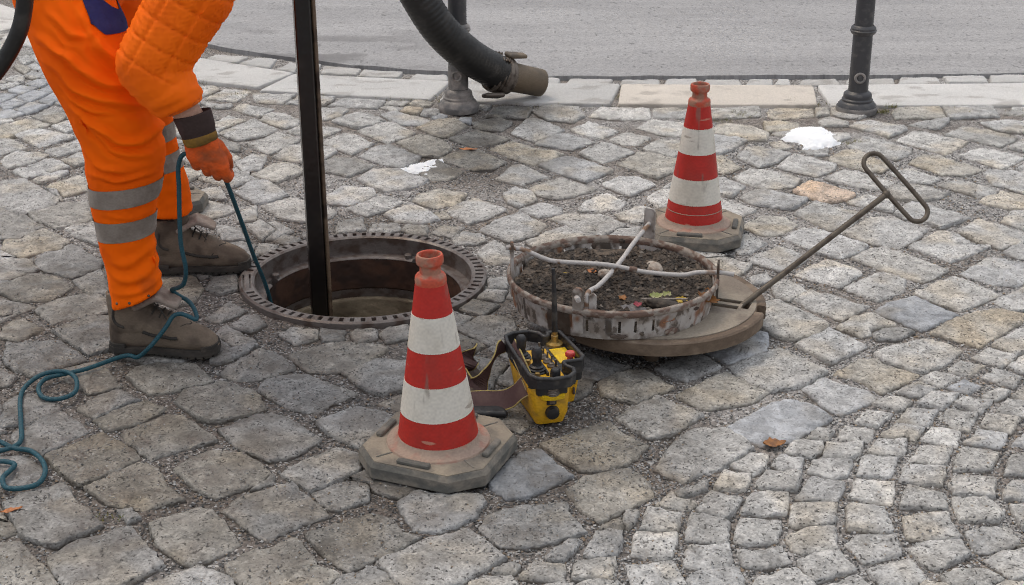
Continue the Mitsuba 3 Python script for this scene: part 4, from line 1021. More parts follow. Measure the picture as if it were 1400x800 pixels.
for i, (mt, lab, x, y, L, dg) in enumerate((('leaf_brown', 'dull brown leaf in the middle of the dirt under the crossed bars', .31, 3.87, .034, 65), ('leaf_orange', 'small orange leaf at the back left of the basket beside the long bar', .235, 4.07, .03, -20), ('leaf_yellow', 'yellow leaf fragment left of the wrapped joint of the bars', .15, 4.05, .035, 35), ('leaf_green', 'greenish pale leaf fragment beside the yellow leaf', .44, 3.90, .035, -60), ('scrap_grey', 'pale grey leaf shred in front of the brown leaf at the right rim', .50, 3.82, .05, 30))):
    leaf('leaf', mt, lab, x, y, L, dg, curl=.7, wide=.6, tilt=10 + 5 * i)
for i, (lab, pts) in enumerate((('thin pale twig lying across the dirt near the green leaf', [(.36, 3.84), (.42, 3.86), (.49, 3.85)]), ('short dark twig at the left side of the dirt', [(.07, 3.93), (.12, 3.90), (.18, 3.91)]))):
    single('twig', tube([(x, y, float(sl(np.array([[x - tx, y - ty, 0]]))[0]) + .008) for x, y in pts], .0028, 6, 8), 'pebble' if i == 0 else 'mud', lab, 'twig', True)
def rock(name, x, y, z, s, seed, bsdf, label, catg='stone'):
    m = displace(trimesh.creation.icosphere(subdivisions=3, radius=1), lambda v: .5 * (meshkit.fbm(v * 1.6 + seed, 3, seed) - .5))
    m.apply_scale(s); return single(name, place(m, (x, y, z), seed * 37), bsdf, label, catg, 50, 'stones in the basket' if catg == 'stone' else None)
rock('stone', .415, 4.06, .173, (.035, .024, .016), 3, 'pebble', 'brown stone lump at the back of the dirt beside the tall lug')
rock('stone', .27, 4.02, .17, (.022, .016, .014), 5, 'pebble', 'pale pinkish stone on the dirt left of the diagonal bar')
rock('stone', .165, 3.905, .165, (.013, .011, .01), 8, 'pebble', 'small whitish stone in the dirt below the long bar')
rock('clod', .42, 3.80, .166, (.06, .02, .018), 4, 'mud', 'long dark clod of dirt at the right of the basket', 'clod')

# ---------------------------------------------------------------- radio remote control with its straps
O = np.array([-.014, 3.598]); ua = np.array([.26, -.966]); vb = np.array([.966, .26])
def rm(m):
    m = tm(m).copy(); v = m.vertices; W = np.c_[O + v[:, :1] * ua + v[:, 1:2] * vb, v[:, 2]]
    return trimesh.Trimesh(W, m.faces[:, ::-1], process=False)      # a along the unit's length, b across, z up
def rml(*ms): return rm(cat(*ms))
rc = thing('remote_control', 'yellow and black radio remote control with joysticks lying on the cobbles', 'remote control')
def smoothpoly(pts, r): return Polygon(pts).buffer(r).buffer(-2 * r).buffer(r)
outl = smoothpoly([(.0, -.002), (-.04, .004), (-.058, .03), (-.058, .075), (-.04, .1), (-.01, .108), (.008, .100), (-.012, .114), (-.034, .118), (-.034, .158), (.135, .172), (.158, .160), (.160, .112), (.178, .112), (.2, .126), (.225, .122), (.248, .1), (.252, .055), (.238, .015), (.21, .0)], .0045)
inn = outl.buffer(-.0085)
wallp = outl.difference(inn)
part(rc, 'frame', rml(prism(wallp, .116, .143)), 'black_plastic', 30)
part(rc, 'frame_lip', rml(sweep(np.array([(a, b, .143) for a, b in np.array(outl.buffer(-.004).exterior.segmentize(.006).coords)]), .0058, 8, cap=False)), 'black_plastic', True)
deck = outl.intersection(Polygon([(.012, -.02), (.22, -.02), (.22, .2), (-.05, .2), (-.05, .103), (.012, .103)])).buffer(-.001)
part(rc, 'deck', rml(prism(deck, .108, .121)), 'black_plastic', 30)
def hullpts(rings): return trimesh.convex.convex_hull(np.vstack([np.c_[np.array(Polygon(p).buffer(r).exterior.simplify(.0008).coords), np.full(len(Polygon(p).buffer(r).exterior.simplify(.0008).coords), z)] for p, r, z in rings]))
body = hullpts([([(.02, .012), (.205, .012), (.205, .1), (.02, .1)], .012, .112), ([(.03, .016), (.212, .02), (.212, .095), (.03, .098)], .012, .085), ([(.04, .022), (.212, .026), (.212, .092), (.04, .092)], .012, .035), ([(.07, .03), (.200, .034), (.200, .084), (.07, .084)], .012, .002)])
part(rc, 'body', rml(body), 'yellow_plastic', 35)
side = hullpts([([(-.02, .115), (.125, .118), (.125, .155), (-.02, .15)], .01, .112), ([(-.01, .115), (.12, .118), (.12, .148), (-.01, .146)], .01, .05), ([(.0, .115), (.118, .116), (.118, .142), (.0, .140)], .009, .012)])
part(rc, 'side_block', rml(side), 'yellow_plastic', 35)
part(rc, 'side_skirt', rml(hullpts([([(-.022, .113), (.13, .116), (.128, .158), (-.022, .152)], .0125, .118), ([(-.02, .113), (.128, .116), (.126, .156), (-.02, .15)], .0125, .078)])), 'black_plastic', 35)
part(rc, 'nose', rml(hullpts([([(.18, .022), (.222, .03), (.228, .058), (.222, .088), (.18, .098)], .012, .116), ([(.18, .022), (.222, .03), (.228, .058), (.222, .088), (.18, .098)], .012, .092)])), 'black_plastic', 35)
part(rc, 'nose_ledge', rml(hullpts([([(.2, .03), (.236, .04), (.24, .058), (.236, .08), (.2, .09)], .01, .094), ([(.2, .03), (.232, .04), (.236, .058), (.232, .08), (.2, .09)], .01, .082)])), 'yellow_label', 35)
part(rc, 'coiled_plug', rm(place(cat([lathe([(.0, .004 * k), (.016 - .001 * k, .004 * k), (.018 - .001 * k, .004 * k + .002), (.016 - .001 * k, .004 * k + .004), (0, .004 * k + .004)], 20) for k in range(4)]), (.233, .058, .094))), 'dirty_steel', 40)
part(rc, 'panel', rml(prism(Polygon([(.022, .008), (.205, .01), (.21, .1), (.022, .1)]), .121, .1225)), 'yellow_plastic', 30)
part(rc, 'label_plate', rml(prism(Polygon([(.03, .108), (.118, .112), (.118, .158), (.028, .152)]), .121, .1235)), 'yellow_label', 30)
for a, b in ((.065, .022), (.15, .04)):
    j = part(rc, 'joystick', rm(lathe([(.027, .122), (.027, .126), (.022, .128), (.0235, .132), (.018, .134), (.019, .138), (.013, .141), (.0105, .150), (.0125, .158), (.0135, .175), (.0125, .184), (.008, .189), (0, .190)], 24).apply_translation([a, b, 0])), 'black_plastic', 40)
part(rc, 'small_knob', rm(lathe([(.014, .122), (.013, .142), (.009, .147), (0, .148)], 20).apply_translation([.198, .075, 0])), 'black_plastic', 40)
for k in range(5):
    a, b = .05 + .028 * k, .075 + .003 * k
    t_ = part(rc, 'toggle_switch', rm(lathe([(.0115, .122), (.0115, .127), (.008, .131), (.0075, .134), (.003, .136), (.0024, .152), (.0032, .155), (0, .156)], 16).apply_translation([a, b, 0])), 'dirty_steel', 40)
for a, b in ((.105, .016), (.108, .028), (.19, .03)):
    part(rc, 'push_button', rm(lathe([(.0075, .122), (.0075, .13), (.006, .137), (0, .138)], 14).apply_translation([a, b, 0])), 'brass', 40)
part(rc, 'divider', rm(box(.15, .006, .012, (.11, .06, .127), .002)), 'black_plastic', 30)
part(rc, 'stop_button', rm(lathe([(.008, .122), (.008, .134), (.013, .136), (.0135, .143), (.011, .147), (0, .148)], 28).apply_translation([.108, .142, 0])), 'red_plastic', 40)
part(rc, 'antenna_base', rm(lathe([(.024, .121), (.023, .127), (.012, .129), (.0095, .134), (.0095, .148), (.0075, .150), (.0075, .165)], 20).apply_translation([.0, .132, 0])), 'brass', 40)
part(rc, 'antenna', rm(tube([(.0, .132, .16), (-.001, .131, .22), (-.003, .129, .3), (-.004, .127, .338)], [.0085, .0078, .0055, .0045], 5, 12)), 'black_plastic', 40)
part(rc, 'front_knob', rm(orient(lathe([(.019, -.006), (.019, .006), (.0165, .010), (.0165, .016), (.009, .018), (0, .018)], 24), (.218, .06, .04), (1, 0, -.15))), 'black_plastic', 40)
part(rc, 'front_socket', rm(box(.014, .026, .024, (.222, .058, .072), .003)), 'black_plastic', 30)
part(rc, 'socket_insert', rm(box(.004, .014, .013, (.2305, .058, .072), .001)), 'pad_brown', 30)
part(rc, 'side_latch', rm(box(.022, .006, .02, (.125, .146, .045), .002)), 'pad_brown', 30)

def ribbon(pts, ups, w, th=.003, n=8):
    p = spline(pts, n); uw = spline(ups, n); t = np.gradient(p, axis=0); t /= np.linalg.norm(t, axis=1, keepdims=True)
    uw = uw - t * np.sum(uw * t, 1, keepdims=True); uw /= np.linalg.norm(uw, axis=1, keepdims=True); nn = np.cross(t, uw)
    def strip(a, b, th):
        prof = [(a, -th / 2), (b, -th / 2), (b, th / 2), (a, th / 2)]; k = len(prof)
        v = np.stack([p + uw * x + nn * y for x, y in prof], 1).reshape(-1, 3)
        i, j = np.meshgrid(np.arange(len(p) - 1), np.arange(k), indexing='ij')
        q = np.stack([i * k + j, i * k + (j + 1) % k, (i + 1) * k + (j + 1) % k, (i + 1) * k + j], -1).reshape(-1, 4)
        f = np.vstack([q[:, [0, 1, 2]], q[:, [0, 2, 3]]]); e = (len(p) - 1) * k
        f = np.vstack([f, [[0, 2, 1], [0, 3, 2], [e, e + 1, e + 2], [e, e + 2, e + 3]]])
        return trimesh.Trimesh(v, f, process=False)
    h = w / 2
    return strip(-h + .0025, h - .0025, th), cat(strip(-h, -h + .0024, th * 1.15), strip(h - .0024, h, th * 1.15))
st = part(rc, 'carry_strap', ribbon([(-.02, 3.605, .135), (-.04, 3.592, .115), (-.068, 3.565, .07), (-.092, 3.548, .038), (-.117, 3.562, .032), (-.128, 3.60, .06), (-.11, 3.625, .095), (-.118, 3.66, .085), (-.14, 3.69, .03)],
    [(.5, .1, 1), (.45, 0, 1), (.35, .1, 1), (.2, .3, 1), (.1, .4, 1), (.1, .3, 1), (.3, .6, .8), (.8, .4, .5), (.9, .4, .2)], .058)[0], 'strap_brown', 30)
R_ = ribbon([(-.02, 3.605, .135), (-.04, 3.592, .115), (-.068, 3.565, .07), (-.092, 3.548, .038), (-.117, 3.562, .032), (-.128, 3.60, .06), (-.11, 3.625, .095), (-.118, 3.66, .085), (-.14, 3.69, .03)],
    [(.5, .1, 1), (.45, 0, 1), (.35, .1, 1), (.2, .3, 1), (.1, .4, 1), (.1, .3, 1), (.3, .6, .8), (.8, .4, .5), (.9, .4, .2)], .058)
part(rc, 'carry_strap__yellow_edge', R_[1], 'strap_edge', 30)
sp2 = ([(.05, 3.425, .115), (.025, 3.44, .085), (.0, 3.462, .05), (-.03, 3.478, .032), (-.085, 3.482, .03), (-.14, 3.478, .026), (-.2, 3.475, .02)], [(.2, .2, 1), (.2, .3, 1), (.1, .5, .9), (0, .7, .7), (0, .75, .66), (0, .75, .66), (0, .8, .6)])
R2 = ribbon(*sp2, .056)
s2 = part(rc, 'carry_strap', R2[0], 'strap_brown', 30); part(rc, 'carry_strap_001__yellow_edge', R2[1], 'strap_edge', 30)
R3 = ribbon([(-.0, 3.60, .135), (.012, 3.53, .14), (.028, 3.47, .128), (.046, 3.415, .105)], [(.5, 0, .9)] * 4, .036)
part(rc, 'carry_strap', R3[0], 'strap_brown', 30); part(rc, 'carry_strap_002__yellow_edge', R3[1], 'strap_edge', 30)
pad = soft(union([bone((-.13, 3.50, .012), .012, (-.12, 3.68, .03), .02), bone((-.10, 3.50, .012), .012, (-.085, 3.64, .016), .014), bone((-.13, 3.50, .012), .012, (-.10, 3.50, .012), .012), bone((-.12, 3.68, .03), .02, (-.085, 3.64, .016), .014)]).hull(), .012, 6)
part(rc, 'hip_pad', displace(pad, lambda v: .008 * (meshkit.fbm(v * 30, 2) - .5)), 'pad_brown', True)
bp = soft(Manifold.batch_hull([bone((-.1, 3.445, .01), .01, (-.02, 3.445, .01), .009), bone((-.1, 3.48, .01), .01, (-.03, 3.475, .012), .009)]), .008, 4)
part(rc, 'buckle', displace(bp, lambda v: .005 * (meshkit.fbm(v * 60, 2) - .5)), 'black_plastic', True)

# ---------------------------------------------------------------- the pole in the manhole and the hose at the left
p0, p1 = np.array([-.607, 4.39, -1.75]), np.array([-.660, 4.62, 1.9])
pd = (p1 - p0) / np.linalg.norm(p1 - p0); L = np.linalg.norm(p1 - p0)
po = thing('pole', 'long dark wet steel pole standing upright in the open manhole', 'pole')
part(po, 'shaft', orient(box(.049, .05, L, (0, 0, L / 2), .004), p0, pd, (1, .25, 0)), 'pole_black', 20)
part(po, 'edge_strip', orient(box(.0125, .022, L, (.0375, .004, L / 2), .003), p0, pd, (1, .25, 0)), 'pole_rust', 20)
part(po, 'web', orient(box(.012, .008, L, (.028, .016, L / 2), .001), p0, pd, (1, .25, 0)), 'pole_black', 20)
cab = [(-1.0, 3.75, 1.75), (-1.14, 3.62, 1.3), (-1.165, 3.6, 1.12), (-1.176, 3.6, 1.045), (-1.2, 3.6, .97), (-1.252, 3.6, .89), (-1.33, 3.58, .80), (-1.5, 3.54, .58), (-1.75, 3.5, .28), (-2.0, 3.5, .06), (-2.4, 3.6, .022), (-3.0, 3.8, .022)]
single('water_hose', tube(cab, .0205, 10, 20), 'black_rubber', 'slim black hose hanging in an arc at the upper left beside the worker', 'hose', True)

# ---------------------------------------------------------------- snow, a wet glint built as a white patch, moss, leaves on the paving
def patch(c, pts, zfun, n=34, step=.5):
    poly = Polygon(pts).buffer(.02).buffer(-.02); b = poly.bounds
    g = np.array([(x, y) for x in np.linspace(b[0], b[2], n) for y in np.linspace(b[1], b[3], n)])
    d = np.array([poly.exterior.distance(Point(q)) * (1 if poly.contains(Point(q)) else -1) for q in g])
    z = zfun(g, d); i, j = np.meshgrid(np.arange(n - 1), np.arange(n - 1), indexing='ij')
    q = np.stack([i * n + j, (i + 1) * n + j, (i + 1) * n + j + 1, i * n + j + 1], -1).reshape(-1, 4)
    q = q[(d[q] > -.015).all(1)]
    return trimesh.Trimesh(np.c_[g, z], np.vstack([q[:, [0, 1, 2]], q[:, [0, 2, 3]]]), process=False)
sn = patch(None, [(1.10, 6.0), (1.14, 6.06), (1.15, 6.13), (1.2, 6.17), (1.27, 6.2), (1.33, 6.17), (1.345, 6.1), (1.37, 6.04), (1.355, 5.95), (1.31, 5.88), (1.25, 5.855), (1.19, 5.855), (1.17, 5.93)],
    lambda g, d: -.02 + .036 * (1 - np.exp(-np.clip(d + .045 * (meshkit.fbm(np.c_[g * 19, g[:, :1] * 0], 4) - .5) * 1.6, -.03, 1) / .03)) + .010 * (meshkit.fbm(np.c_[g * 30, g[:, :1] * 0], 4) - .5), 80)
single('snow_or_glint_patch', sn, 'snow_white', 'patch of white snow on the cobbles beside the right bollard', 'snow', True, 'snow patches')
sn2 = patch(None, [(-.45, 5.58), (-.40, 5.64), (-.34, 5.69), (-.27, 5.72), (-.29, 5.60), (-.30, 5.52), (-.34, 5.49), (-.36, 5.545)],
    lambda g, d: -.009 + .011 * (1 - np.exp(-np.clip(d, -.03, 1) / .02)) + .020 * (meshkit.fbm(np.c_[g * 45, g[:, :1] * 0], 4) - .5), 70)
single('snow_or_glint_patch', sn2, 'glint_white', 'small thin white patch standing in for a wet glint on cobbles below the hose', 'snow', True, 'snow patches')  # a glint on wet stone, put in as a thin white sheet
def tufts(spots, seed):
    r = np.random.default_rng(seed); v, f = [], []
    for x, y, n, s in spots:
        for k in range(n):
            a = r.uniform(0, 6.28); b = np.array([x + r.normal(0, s), y + r.normal(0, s * .6), -.006]); h = r.uniform(.003, .011) * (1 if y < 5 else 1.7)
            w = .0018; dx, dy = math.cos(a), math.sin(a); tip = b + [dx * h * .6, dy * h * .6, h]
            i = len(v); v += [b + [-dy * w, dx * w, 0], b + [dy * w, -dx * w, 0], tip]; f.append((i, i + 1, i + 2))
    return np.array(v), np.array(f)
spots = [(1.33, 6.53, 160, .03), (1.29, 6.62, 70, .02), (1.63, 6.41, 90, .022), (1.7, 6.5, 60, .02), (1.42, 5.93, 70, .025), (2.0, 6.42, 40, .05), (2.3, 6.42, 40, .05), (.9, 6.25, 40, .04), (1.0, 6.38, 50, .03), (.51, 6.55, 30, .01), (.5, 6.66, 30, .012), (-.3, 6.6, 60, .04), (-.35, 6.68, 30, .03),
    (-.8, 6.78, 30, .08), (-.55, 6.64, 30, .06), (0.1, 6.52, 40, .1), (.3, 6.5, 30, .08), (-1.55, 6.95, 60, .08), (-1.3, 6.7, 30, .06),  (-2.2, 6.9, 50, .12), (-2.05, 7.05, 50, .1),  (-.93, 2.95, 40, .02)]
mv, mf = tufts(spots, 3); mv2 = mv.copy(); 
single('moss', (mv, mf), 'moss_green', 'green and yellow moss tufts in the joints along the kerb', 'moss', False, kind='stuff')
leaf('leaf', 'leaf_orange', 'small orange leaf lying on the cobbles in the lower left corner', -1.146, 2.972, .05, 28, z=.004, curl=.25, wide=.32)
leaf('leaf', 'leaf_orange', 'narrow orange leaf lying flat below the kerb under the pipe end', -.178, 5.82, .075, -4, z=.004, curl=.15, wide=.3)
leaf('leaf', 'leaf_brown', 'rusty brown withered leaf in the joint beside the bluish stone', .655, 3.305, .06, 10, z=-.004, curl=.5, wide=.7)

# ---------------------------------------------------------------- the worker, bent forward over the manhole
wk = thing('person', 'worker in orange high visibility trousers and quilted jacket, bent over, holding a teal rope', 'person')
near_leg = [((-1.19, 3.95, .99), .128), ((-1.125, 3.885, .86), .124), ((-1.07, 3.855, .74), .119), ((-1.037, 3.85, .60), .110), ((-1.052, 3.85, .49), .094), ((-1.06, 3.85, .36), .0785), ((-1.05, 3.85, .25), .073), ((-1.04, 3.85, .13), .0735)]
far_leg = [((-1.19, 4.2, .99), .128), ((-1.165, 4.29, .82), .122), ((-1.15, 4.37, .66), .112), ((-1.138, 4.43, .51), .099), ((-1.118, 4.455, .38), .086), ((-1.098, 4.47, .28), .081), ((-1.088, 4.475, .15), .079)]
def trim(m, p, n):
    n = np.array(n, float); n /= np.linalg.norm(n)
    return m.trim_by_plane(n.tolist(), float(n @ np.array(p)))
L1 = trim(chain(near_leg), (-1.042, 3.85, .172), (-.36, 0, .93))
L2 = trim(chain(far_leg), (-1.088, 4.475, .205), (-.03, 0, 1))
pel = chain([((-1.19, 3.95, 1.0), .13), ((-1.2, 4.075, 1.04), .155), ((-1.19, 4.2, 1.0), .13)]) + bone((-1.2, 4.075, 1.04), .155, (-1.13, 4.07, 1.15), .15)
tr = soft(union([L1, L2, pel]), .0062, 40)
FOLDS = [      # cloth ridges: course in x and z, height, half width
    ([(-1.232, 0.921), (-1.153, 0.874), (-1.056, 0.816), (-0.965, 0.783)], 0.011, 0.016),
    ([(-1.213, 0.845), (-1.115, 0.791), (-1.006, 0.748), (-0.941, 0.729)], 0.009, 0.015),
    ([(-1.181, 0.797), (-1.101, 0.744), (-1.017, 0.729)], 0.006, 0.01),
    ([(-1.154, 0.752), (-1.088, 0.693), (-1.025, 0.656), (-0.968, 0.646), (-0.914, 0.67)], 0.013, 0.017),
    ([(-1.134, 0.709), (-1.073, 0.654), (-1.009, 0.616), (-0.953, 0.606)], 0.008, 0.013),
    ([(-1.083, 0.911), (-1.014, 0.854), (-0.945, 0.791)], 0.01, 0.016),
    ([(-1.113, 0.977), (-1.057, 0.898), (-1.031, 0.874)], 0.007, 0.012),
    ([(-1.13, 0.62), (-1.08, 0.58), (-1.005, 0.566)], 0.006, 0.013),
    ([(-1.122, 0.55), (-1.036, 0.537), (-0.938, 0.558)], 0.005, 0.01),
    ([(-1.119, 0.431), (-1.047, 0.427), (-0.958, 0.443)], 0.004, 0.01),
    ([(-1.106, 0.332), (-1.05, 0.296), (-0.978, 0.326)], 0.009, 0.015),
    ([(-1.098, 0.262), (-1.035, 0.249), (-0.962, 0.284)], 0.009, 0.014),
    ([(-1.096, 0.204), (-1.029, 0.211), (-0.96, 0.241)], 0.006, 0.01),
    ([(-1.188, 0.977), (-1.128, 0.93), (-1.083, 0.917)], 0.006, 0.012),
    ([(-0.977, 0.343), (-0.966, 0.29), (-0.96, 0.247)], 0.005, 0.01),
]
def folds(v):
    z = v[:, 2]
    th = np.clip((z - .5) / .25, 0, 1); lo = 1 - th
    al = np.array([.62, 0, -.78]); pe = np.array([.78, 0, .62])
    q = np.c_[v @ pe * 17, v @ al * 4.2, v[:, 1] * 6]
    r1 = np.clip(1 - np.abs(2 * meshkit.fbm(q, 2, 5) - 1) * 3.2, -.4, 1)
    q2 = np.c_[v @ pe * 34 + 5, v @ al * 8, v[:, 1] * 13]
    r2 = np.clip(1 - np.abs(2 * meshkit.noise(q2, 9) - 1) * 3, -.4, 1)
    q3 = np.c_[v[:, 0] * 7, v[:, 1] * 7, z * 16]
    r3 = meshkit.fbm(q3, 3, 3) - .5
    hem = np.clip((.3 - z) / .1, 0, 1)
    out = .25 * (.35 + .65 * th) * .014 * (r1 - .3) + lo * .010 * r3 + hem * .008 * (meshkit.fbm(np.c_[v[:, :2] * 16, z * 9], 2, 11) - .5) + .008 * (meshkit.fbm(v * 6, 2, 21) - .5)
    q = v[:, [0, 2]] + (meshkit.fbm(v * 12, 2, 31)[:, None] - .5) * .03; side = np.clip((4.2 - v[:, 1]) / .15, .15, 1)
    for pts, a, wd in FOLDS:
        a, wd = a * (1.35 if pts[0][1] > .52 else .6), wd * .72; pts = np.array(pts)
        k = np.nonzero(((q > pts.min(0) - 5 * wd) & (q < pts.max(0) + 5 * wd)).all(1))[0]
        xz = shapely.points(q[k])
        ln = LineString(spline(pts, 6)); d = shapely.distance(ln, xz); s = shapely.line_locate_point(ln, xz, normalized=True)
        up = v[k, 2] - shapely.get_y(shapely.line_interpolate_point(ln, s, normalized=True))
        fade = np.sin(np.pi * np.clip(s, .03, .97)) ** .6
        g = np.exp(-(d / wd) ** 2) - .75 * np.exp(-((d - wd * 1.6) / wd) ** 2) * (up < 0) - .25 * np.exp(-((d - wd * 1.8) / wd) ** 2) * (up > 0)
        out[k] += side[k] * a * fade * g
    return out
tr = displace(tr, folds)
part(wk, 'trousers', tr, 'trouser_orange', True)
def region(m, planes, off=.002):
    for p, n in planes:
        m = trimesh.intersections.slice_mesh_plane(m, plane_normal=np.array(n, float), plane_origin=np.array(p, float))
    m = m.copy(); m.vertices = m.vertices + m.vertex_normals * off; return m
tr_n = trimesh.Trimesh(tr.vertices, tr.faces, process=True)
for z0, z1 in ((.458, .512), (.358, .416)):
    for y0, side in ((4.15, -1), (4.15, 1)):
        m = region(tr_n, [((0, y0, 0), (0, side, 0)), ((-1.05, 3.85, z0), (-.1, 0, 1)), ((-1.05, 3.85, z1), (.1, 0, -1))], .0022)
        part(wk, 'reflective_band', m, 'reflective_grey', True)
pk = region(tr_n, [((0, 4.0, 0), (0, -1, 0)), ((-1.105, 0, 1.0), (.055, 0, .023)), ((-1.082, 0, .945), (.03, 0, .032)), ((-1.05, 0, .915), (.005, 0, .05)), ((-1.0, 0, .925), (-.075, 0, -.07)), ((0, 0, 1.06), (0, 0, -1))], .003)
part(wk, 'blue_pocket', pk, 'pocket_blue', True)
for x, y, z in ((-1.085, 3.792, .172), (-1.05, 3.782, .18), (-1.0, 3.795, .197)):
    d_ = np.linalg.norm(tr.vertices - [x, y, z], axis=1); k_ = d_.argmin()
    part(wk, 'snap_button', trimesh.creation.icosphere(subdivisions=1, radius=.0042).apply_translation(tr.vertices[k_]), 'dirty_steel', True)
# body under the clothes: one continuous figure with head, neck, arms and legs
hd = np.array([-.40, 4.05, 1.46]); fdir = np.array([.75, 0, -.66]); up = np.array([.66, 0, .75])
head = union([bone(hd + up * .03 - fdir * .02, .092, hd + up * .03 + fdir * .015, .088), bone(hd + fdir * .02, .075, hd - up * .075 + fdir * .06, .04), bone(hd + fdir * .1 + up * .012, .009, hd + fdir * .115 - up * .022, .014),
    bone(hd + np.array([0, .088, 0]) + up * .01, .018, hd + np.array([0, .09, 0]) - up * .03, .012), bone(hd + np.array([0, -.088, 0]) + up * .01, .018, hd + np.array([0, -.09, 0]) - up * .03, .012), bone(hd - up * .04 - fdir * .02, .06, (-.60, 4.05, 1.36), .065)])
thin = lambda pts, k: [(p, r * k) for p, r in pts]
torso = [((-1.19, 4.075, 1.05), .13), ((-1.0, 4.06, 1.2), .135), ((-.78, 4.05, 1.30), .14), ((-.62, 4.05, 1.35), .09)]
near_arm = [((-.70, 3.83, 1.24), .10), ((-.80, 3.755, 1.04), .105), ((-.915, 3.72, .862), .088), ((-.872, 3.72, .79), .071), ((-.842, 3.72, .745), .055)]
far_arm = [((-.70, 4.27, 1.26), .10), ((-.66, 4.40, 1.12), .085), ((-.645, 4.5, 1.22), .06), ((-.645, 4.53, 1.29), .05)]
bodym = union([head, chain(torso), chain([((-.62, 4.05, 1.33), .085), ((-.70, 3.87, 1.26), .07)] + thin(near_arm[1:], .6) + [((-.84, 3.722, .745), .037), ((-.818, 3.722, .70), .036), ((-.81, 3.722, .67), .03)]), chain([((-.62, 4.05, 1.33), .085), ((-.70, 4.24, 1.26), .07)] + thin(far_arm[1:], .6) + [((-.648, 4.56, 1.35), .03)]),
    chain([((-1.19, 4.075, 1.05), .12)] + thin(near_leg[:-2], .7) + [((-1.055, 3.855, .2), .035), ((-1.06, 3.855, .08), .03)]), chain([((-1.19, 4.075, 1.05), .12)] + thin(far_leg[:-2], .7) + [((-1.085, 4.47, .22), .035), ((-1.085, 4.475, .08), .03)])])
part(wk, 'body', soft(bodym, .014, 8), 'skin', True)
hair = soft(trim(bone(hd + up * .035 - fdir * .025, .099, hd + up * .035 + fdir * .005, .096), hd + up * .01 + fdir * .02, up * .8 - fdir * .6), .012, 4)
part(wk, 'hair', displace(hair, lambda v: .006 * (meshkit.fbm(v * 60, 2) - .5)), 'hair_brown', True)
for s_ in (-1, 1):
    part(wk, 'eye', trimesh.creation.icosphere(subdivisions=2, radius=.011).apply_translation(hd + fdir * .082 + up * .012 + np.array([0, s_ * .032, 0])), 'black_plastic', True)
# jacket with quilted seams
jk_t = [((-1.14, 4.07, 1.135), .165), ((-1.0, 4.06, 1.235), .165), ((-.80, 4.05, 1.32), .17), ((-.66, 4.05, 1.345), .11)]
jk = union([chain(jk_t), trim(chain([((-.76, 4.0, 1.30), .14)] + near_arm), (-.848, 3.72, .756), (-.41, 0, .91)), chain([((-.76, 4.1, 1.30), .14)] + far_arm)])

jk = soft(jk, .007, 20)
ax = np.array([-.115, -.03, -.18]); ax /= np.linalg.norm(ax); pr_ = np.array([.84, 0, -.54])
def quilt(v):
    w = np.clip((v[:, 2] - .80) / .06, 0, 1); near = np.clip((4.25 - v[:, 1]) / .1, 0, 1)
    s1 = (v @ ax) / .062; s2 = (v @ pr_) / .085
    g1 = np.exp(-((s1 - np.round(s1)) / .045) ** 2); g2 = np.exp(-((s2 - np.round(s2)) / .07) ** 2)
    dq = np.sin((v[:, 0] + v[:, 2]) * 2 * np.pi / .024) * np.sin((v[:, 0] - v[:, 2] + v[:, 1]) * 2 * np.pi / .024)
    wr = 1 - np.abs(2 * meshkit.fbm(np.c_[(v @ np.array([.45, 0, -.89])) * 34, (v @ np.array([.89, 0, .45])) * 7, v[:, 1] * 8], 2, 4) - 1) * 2
    return w * (-.0058 * g1 - .0042 * g2 + .0026 * dq) + (1 - w) * .010 * (wr - .3) + .010 * (meshkit.fbm(v * 7, 2, 8) - .5)
part(wk, 'jacket', displace(jk, quilt), 'jacket_orange', True)
wd = np.array([.41, 0.0, -.91]); w0 = np.array([-.845, 3.72, .760])
kn = lathe([(.050, -.02), (.0545, -.012), (.054, 0), (.0525, .008), (.049, .014), (.042, .014), (.036, .004)], 90)
an = np.arctan2(kn.vertices[:, 1], kn.vertices[:, 0]); kn.vertices[:, :2] *= (1 + .018 * np.sin(an * 30))[:, None]
part(wk, 'knit_cuff', orient(kn, w0 + wd * .0, wd), 'knit_orange', True)

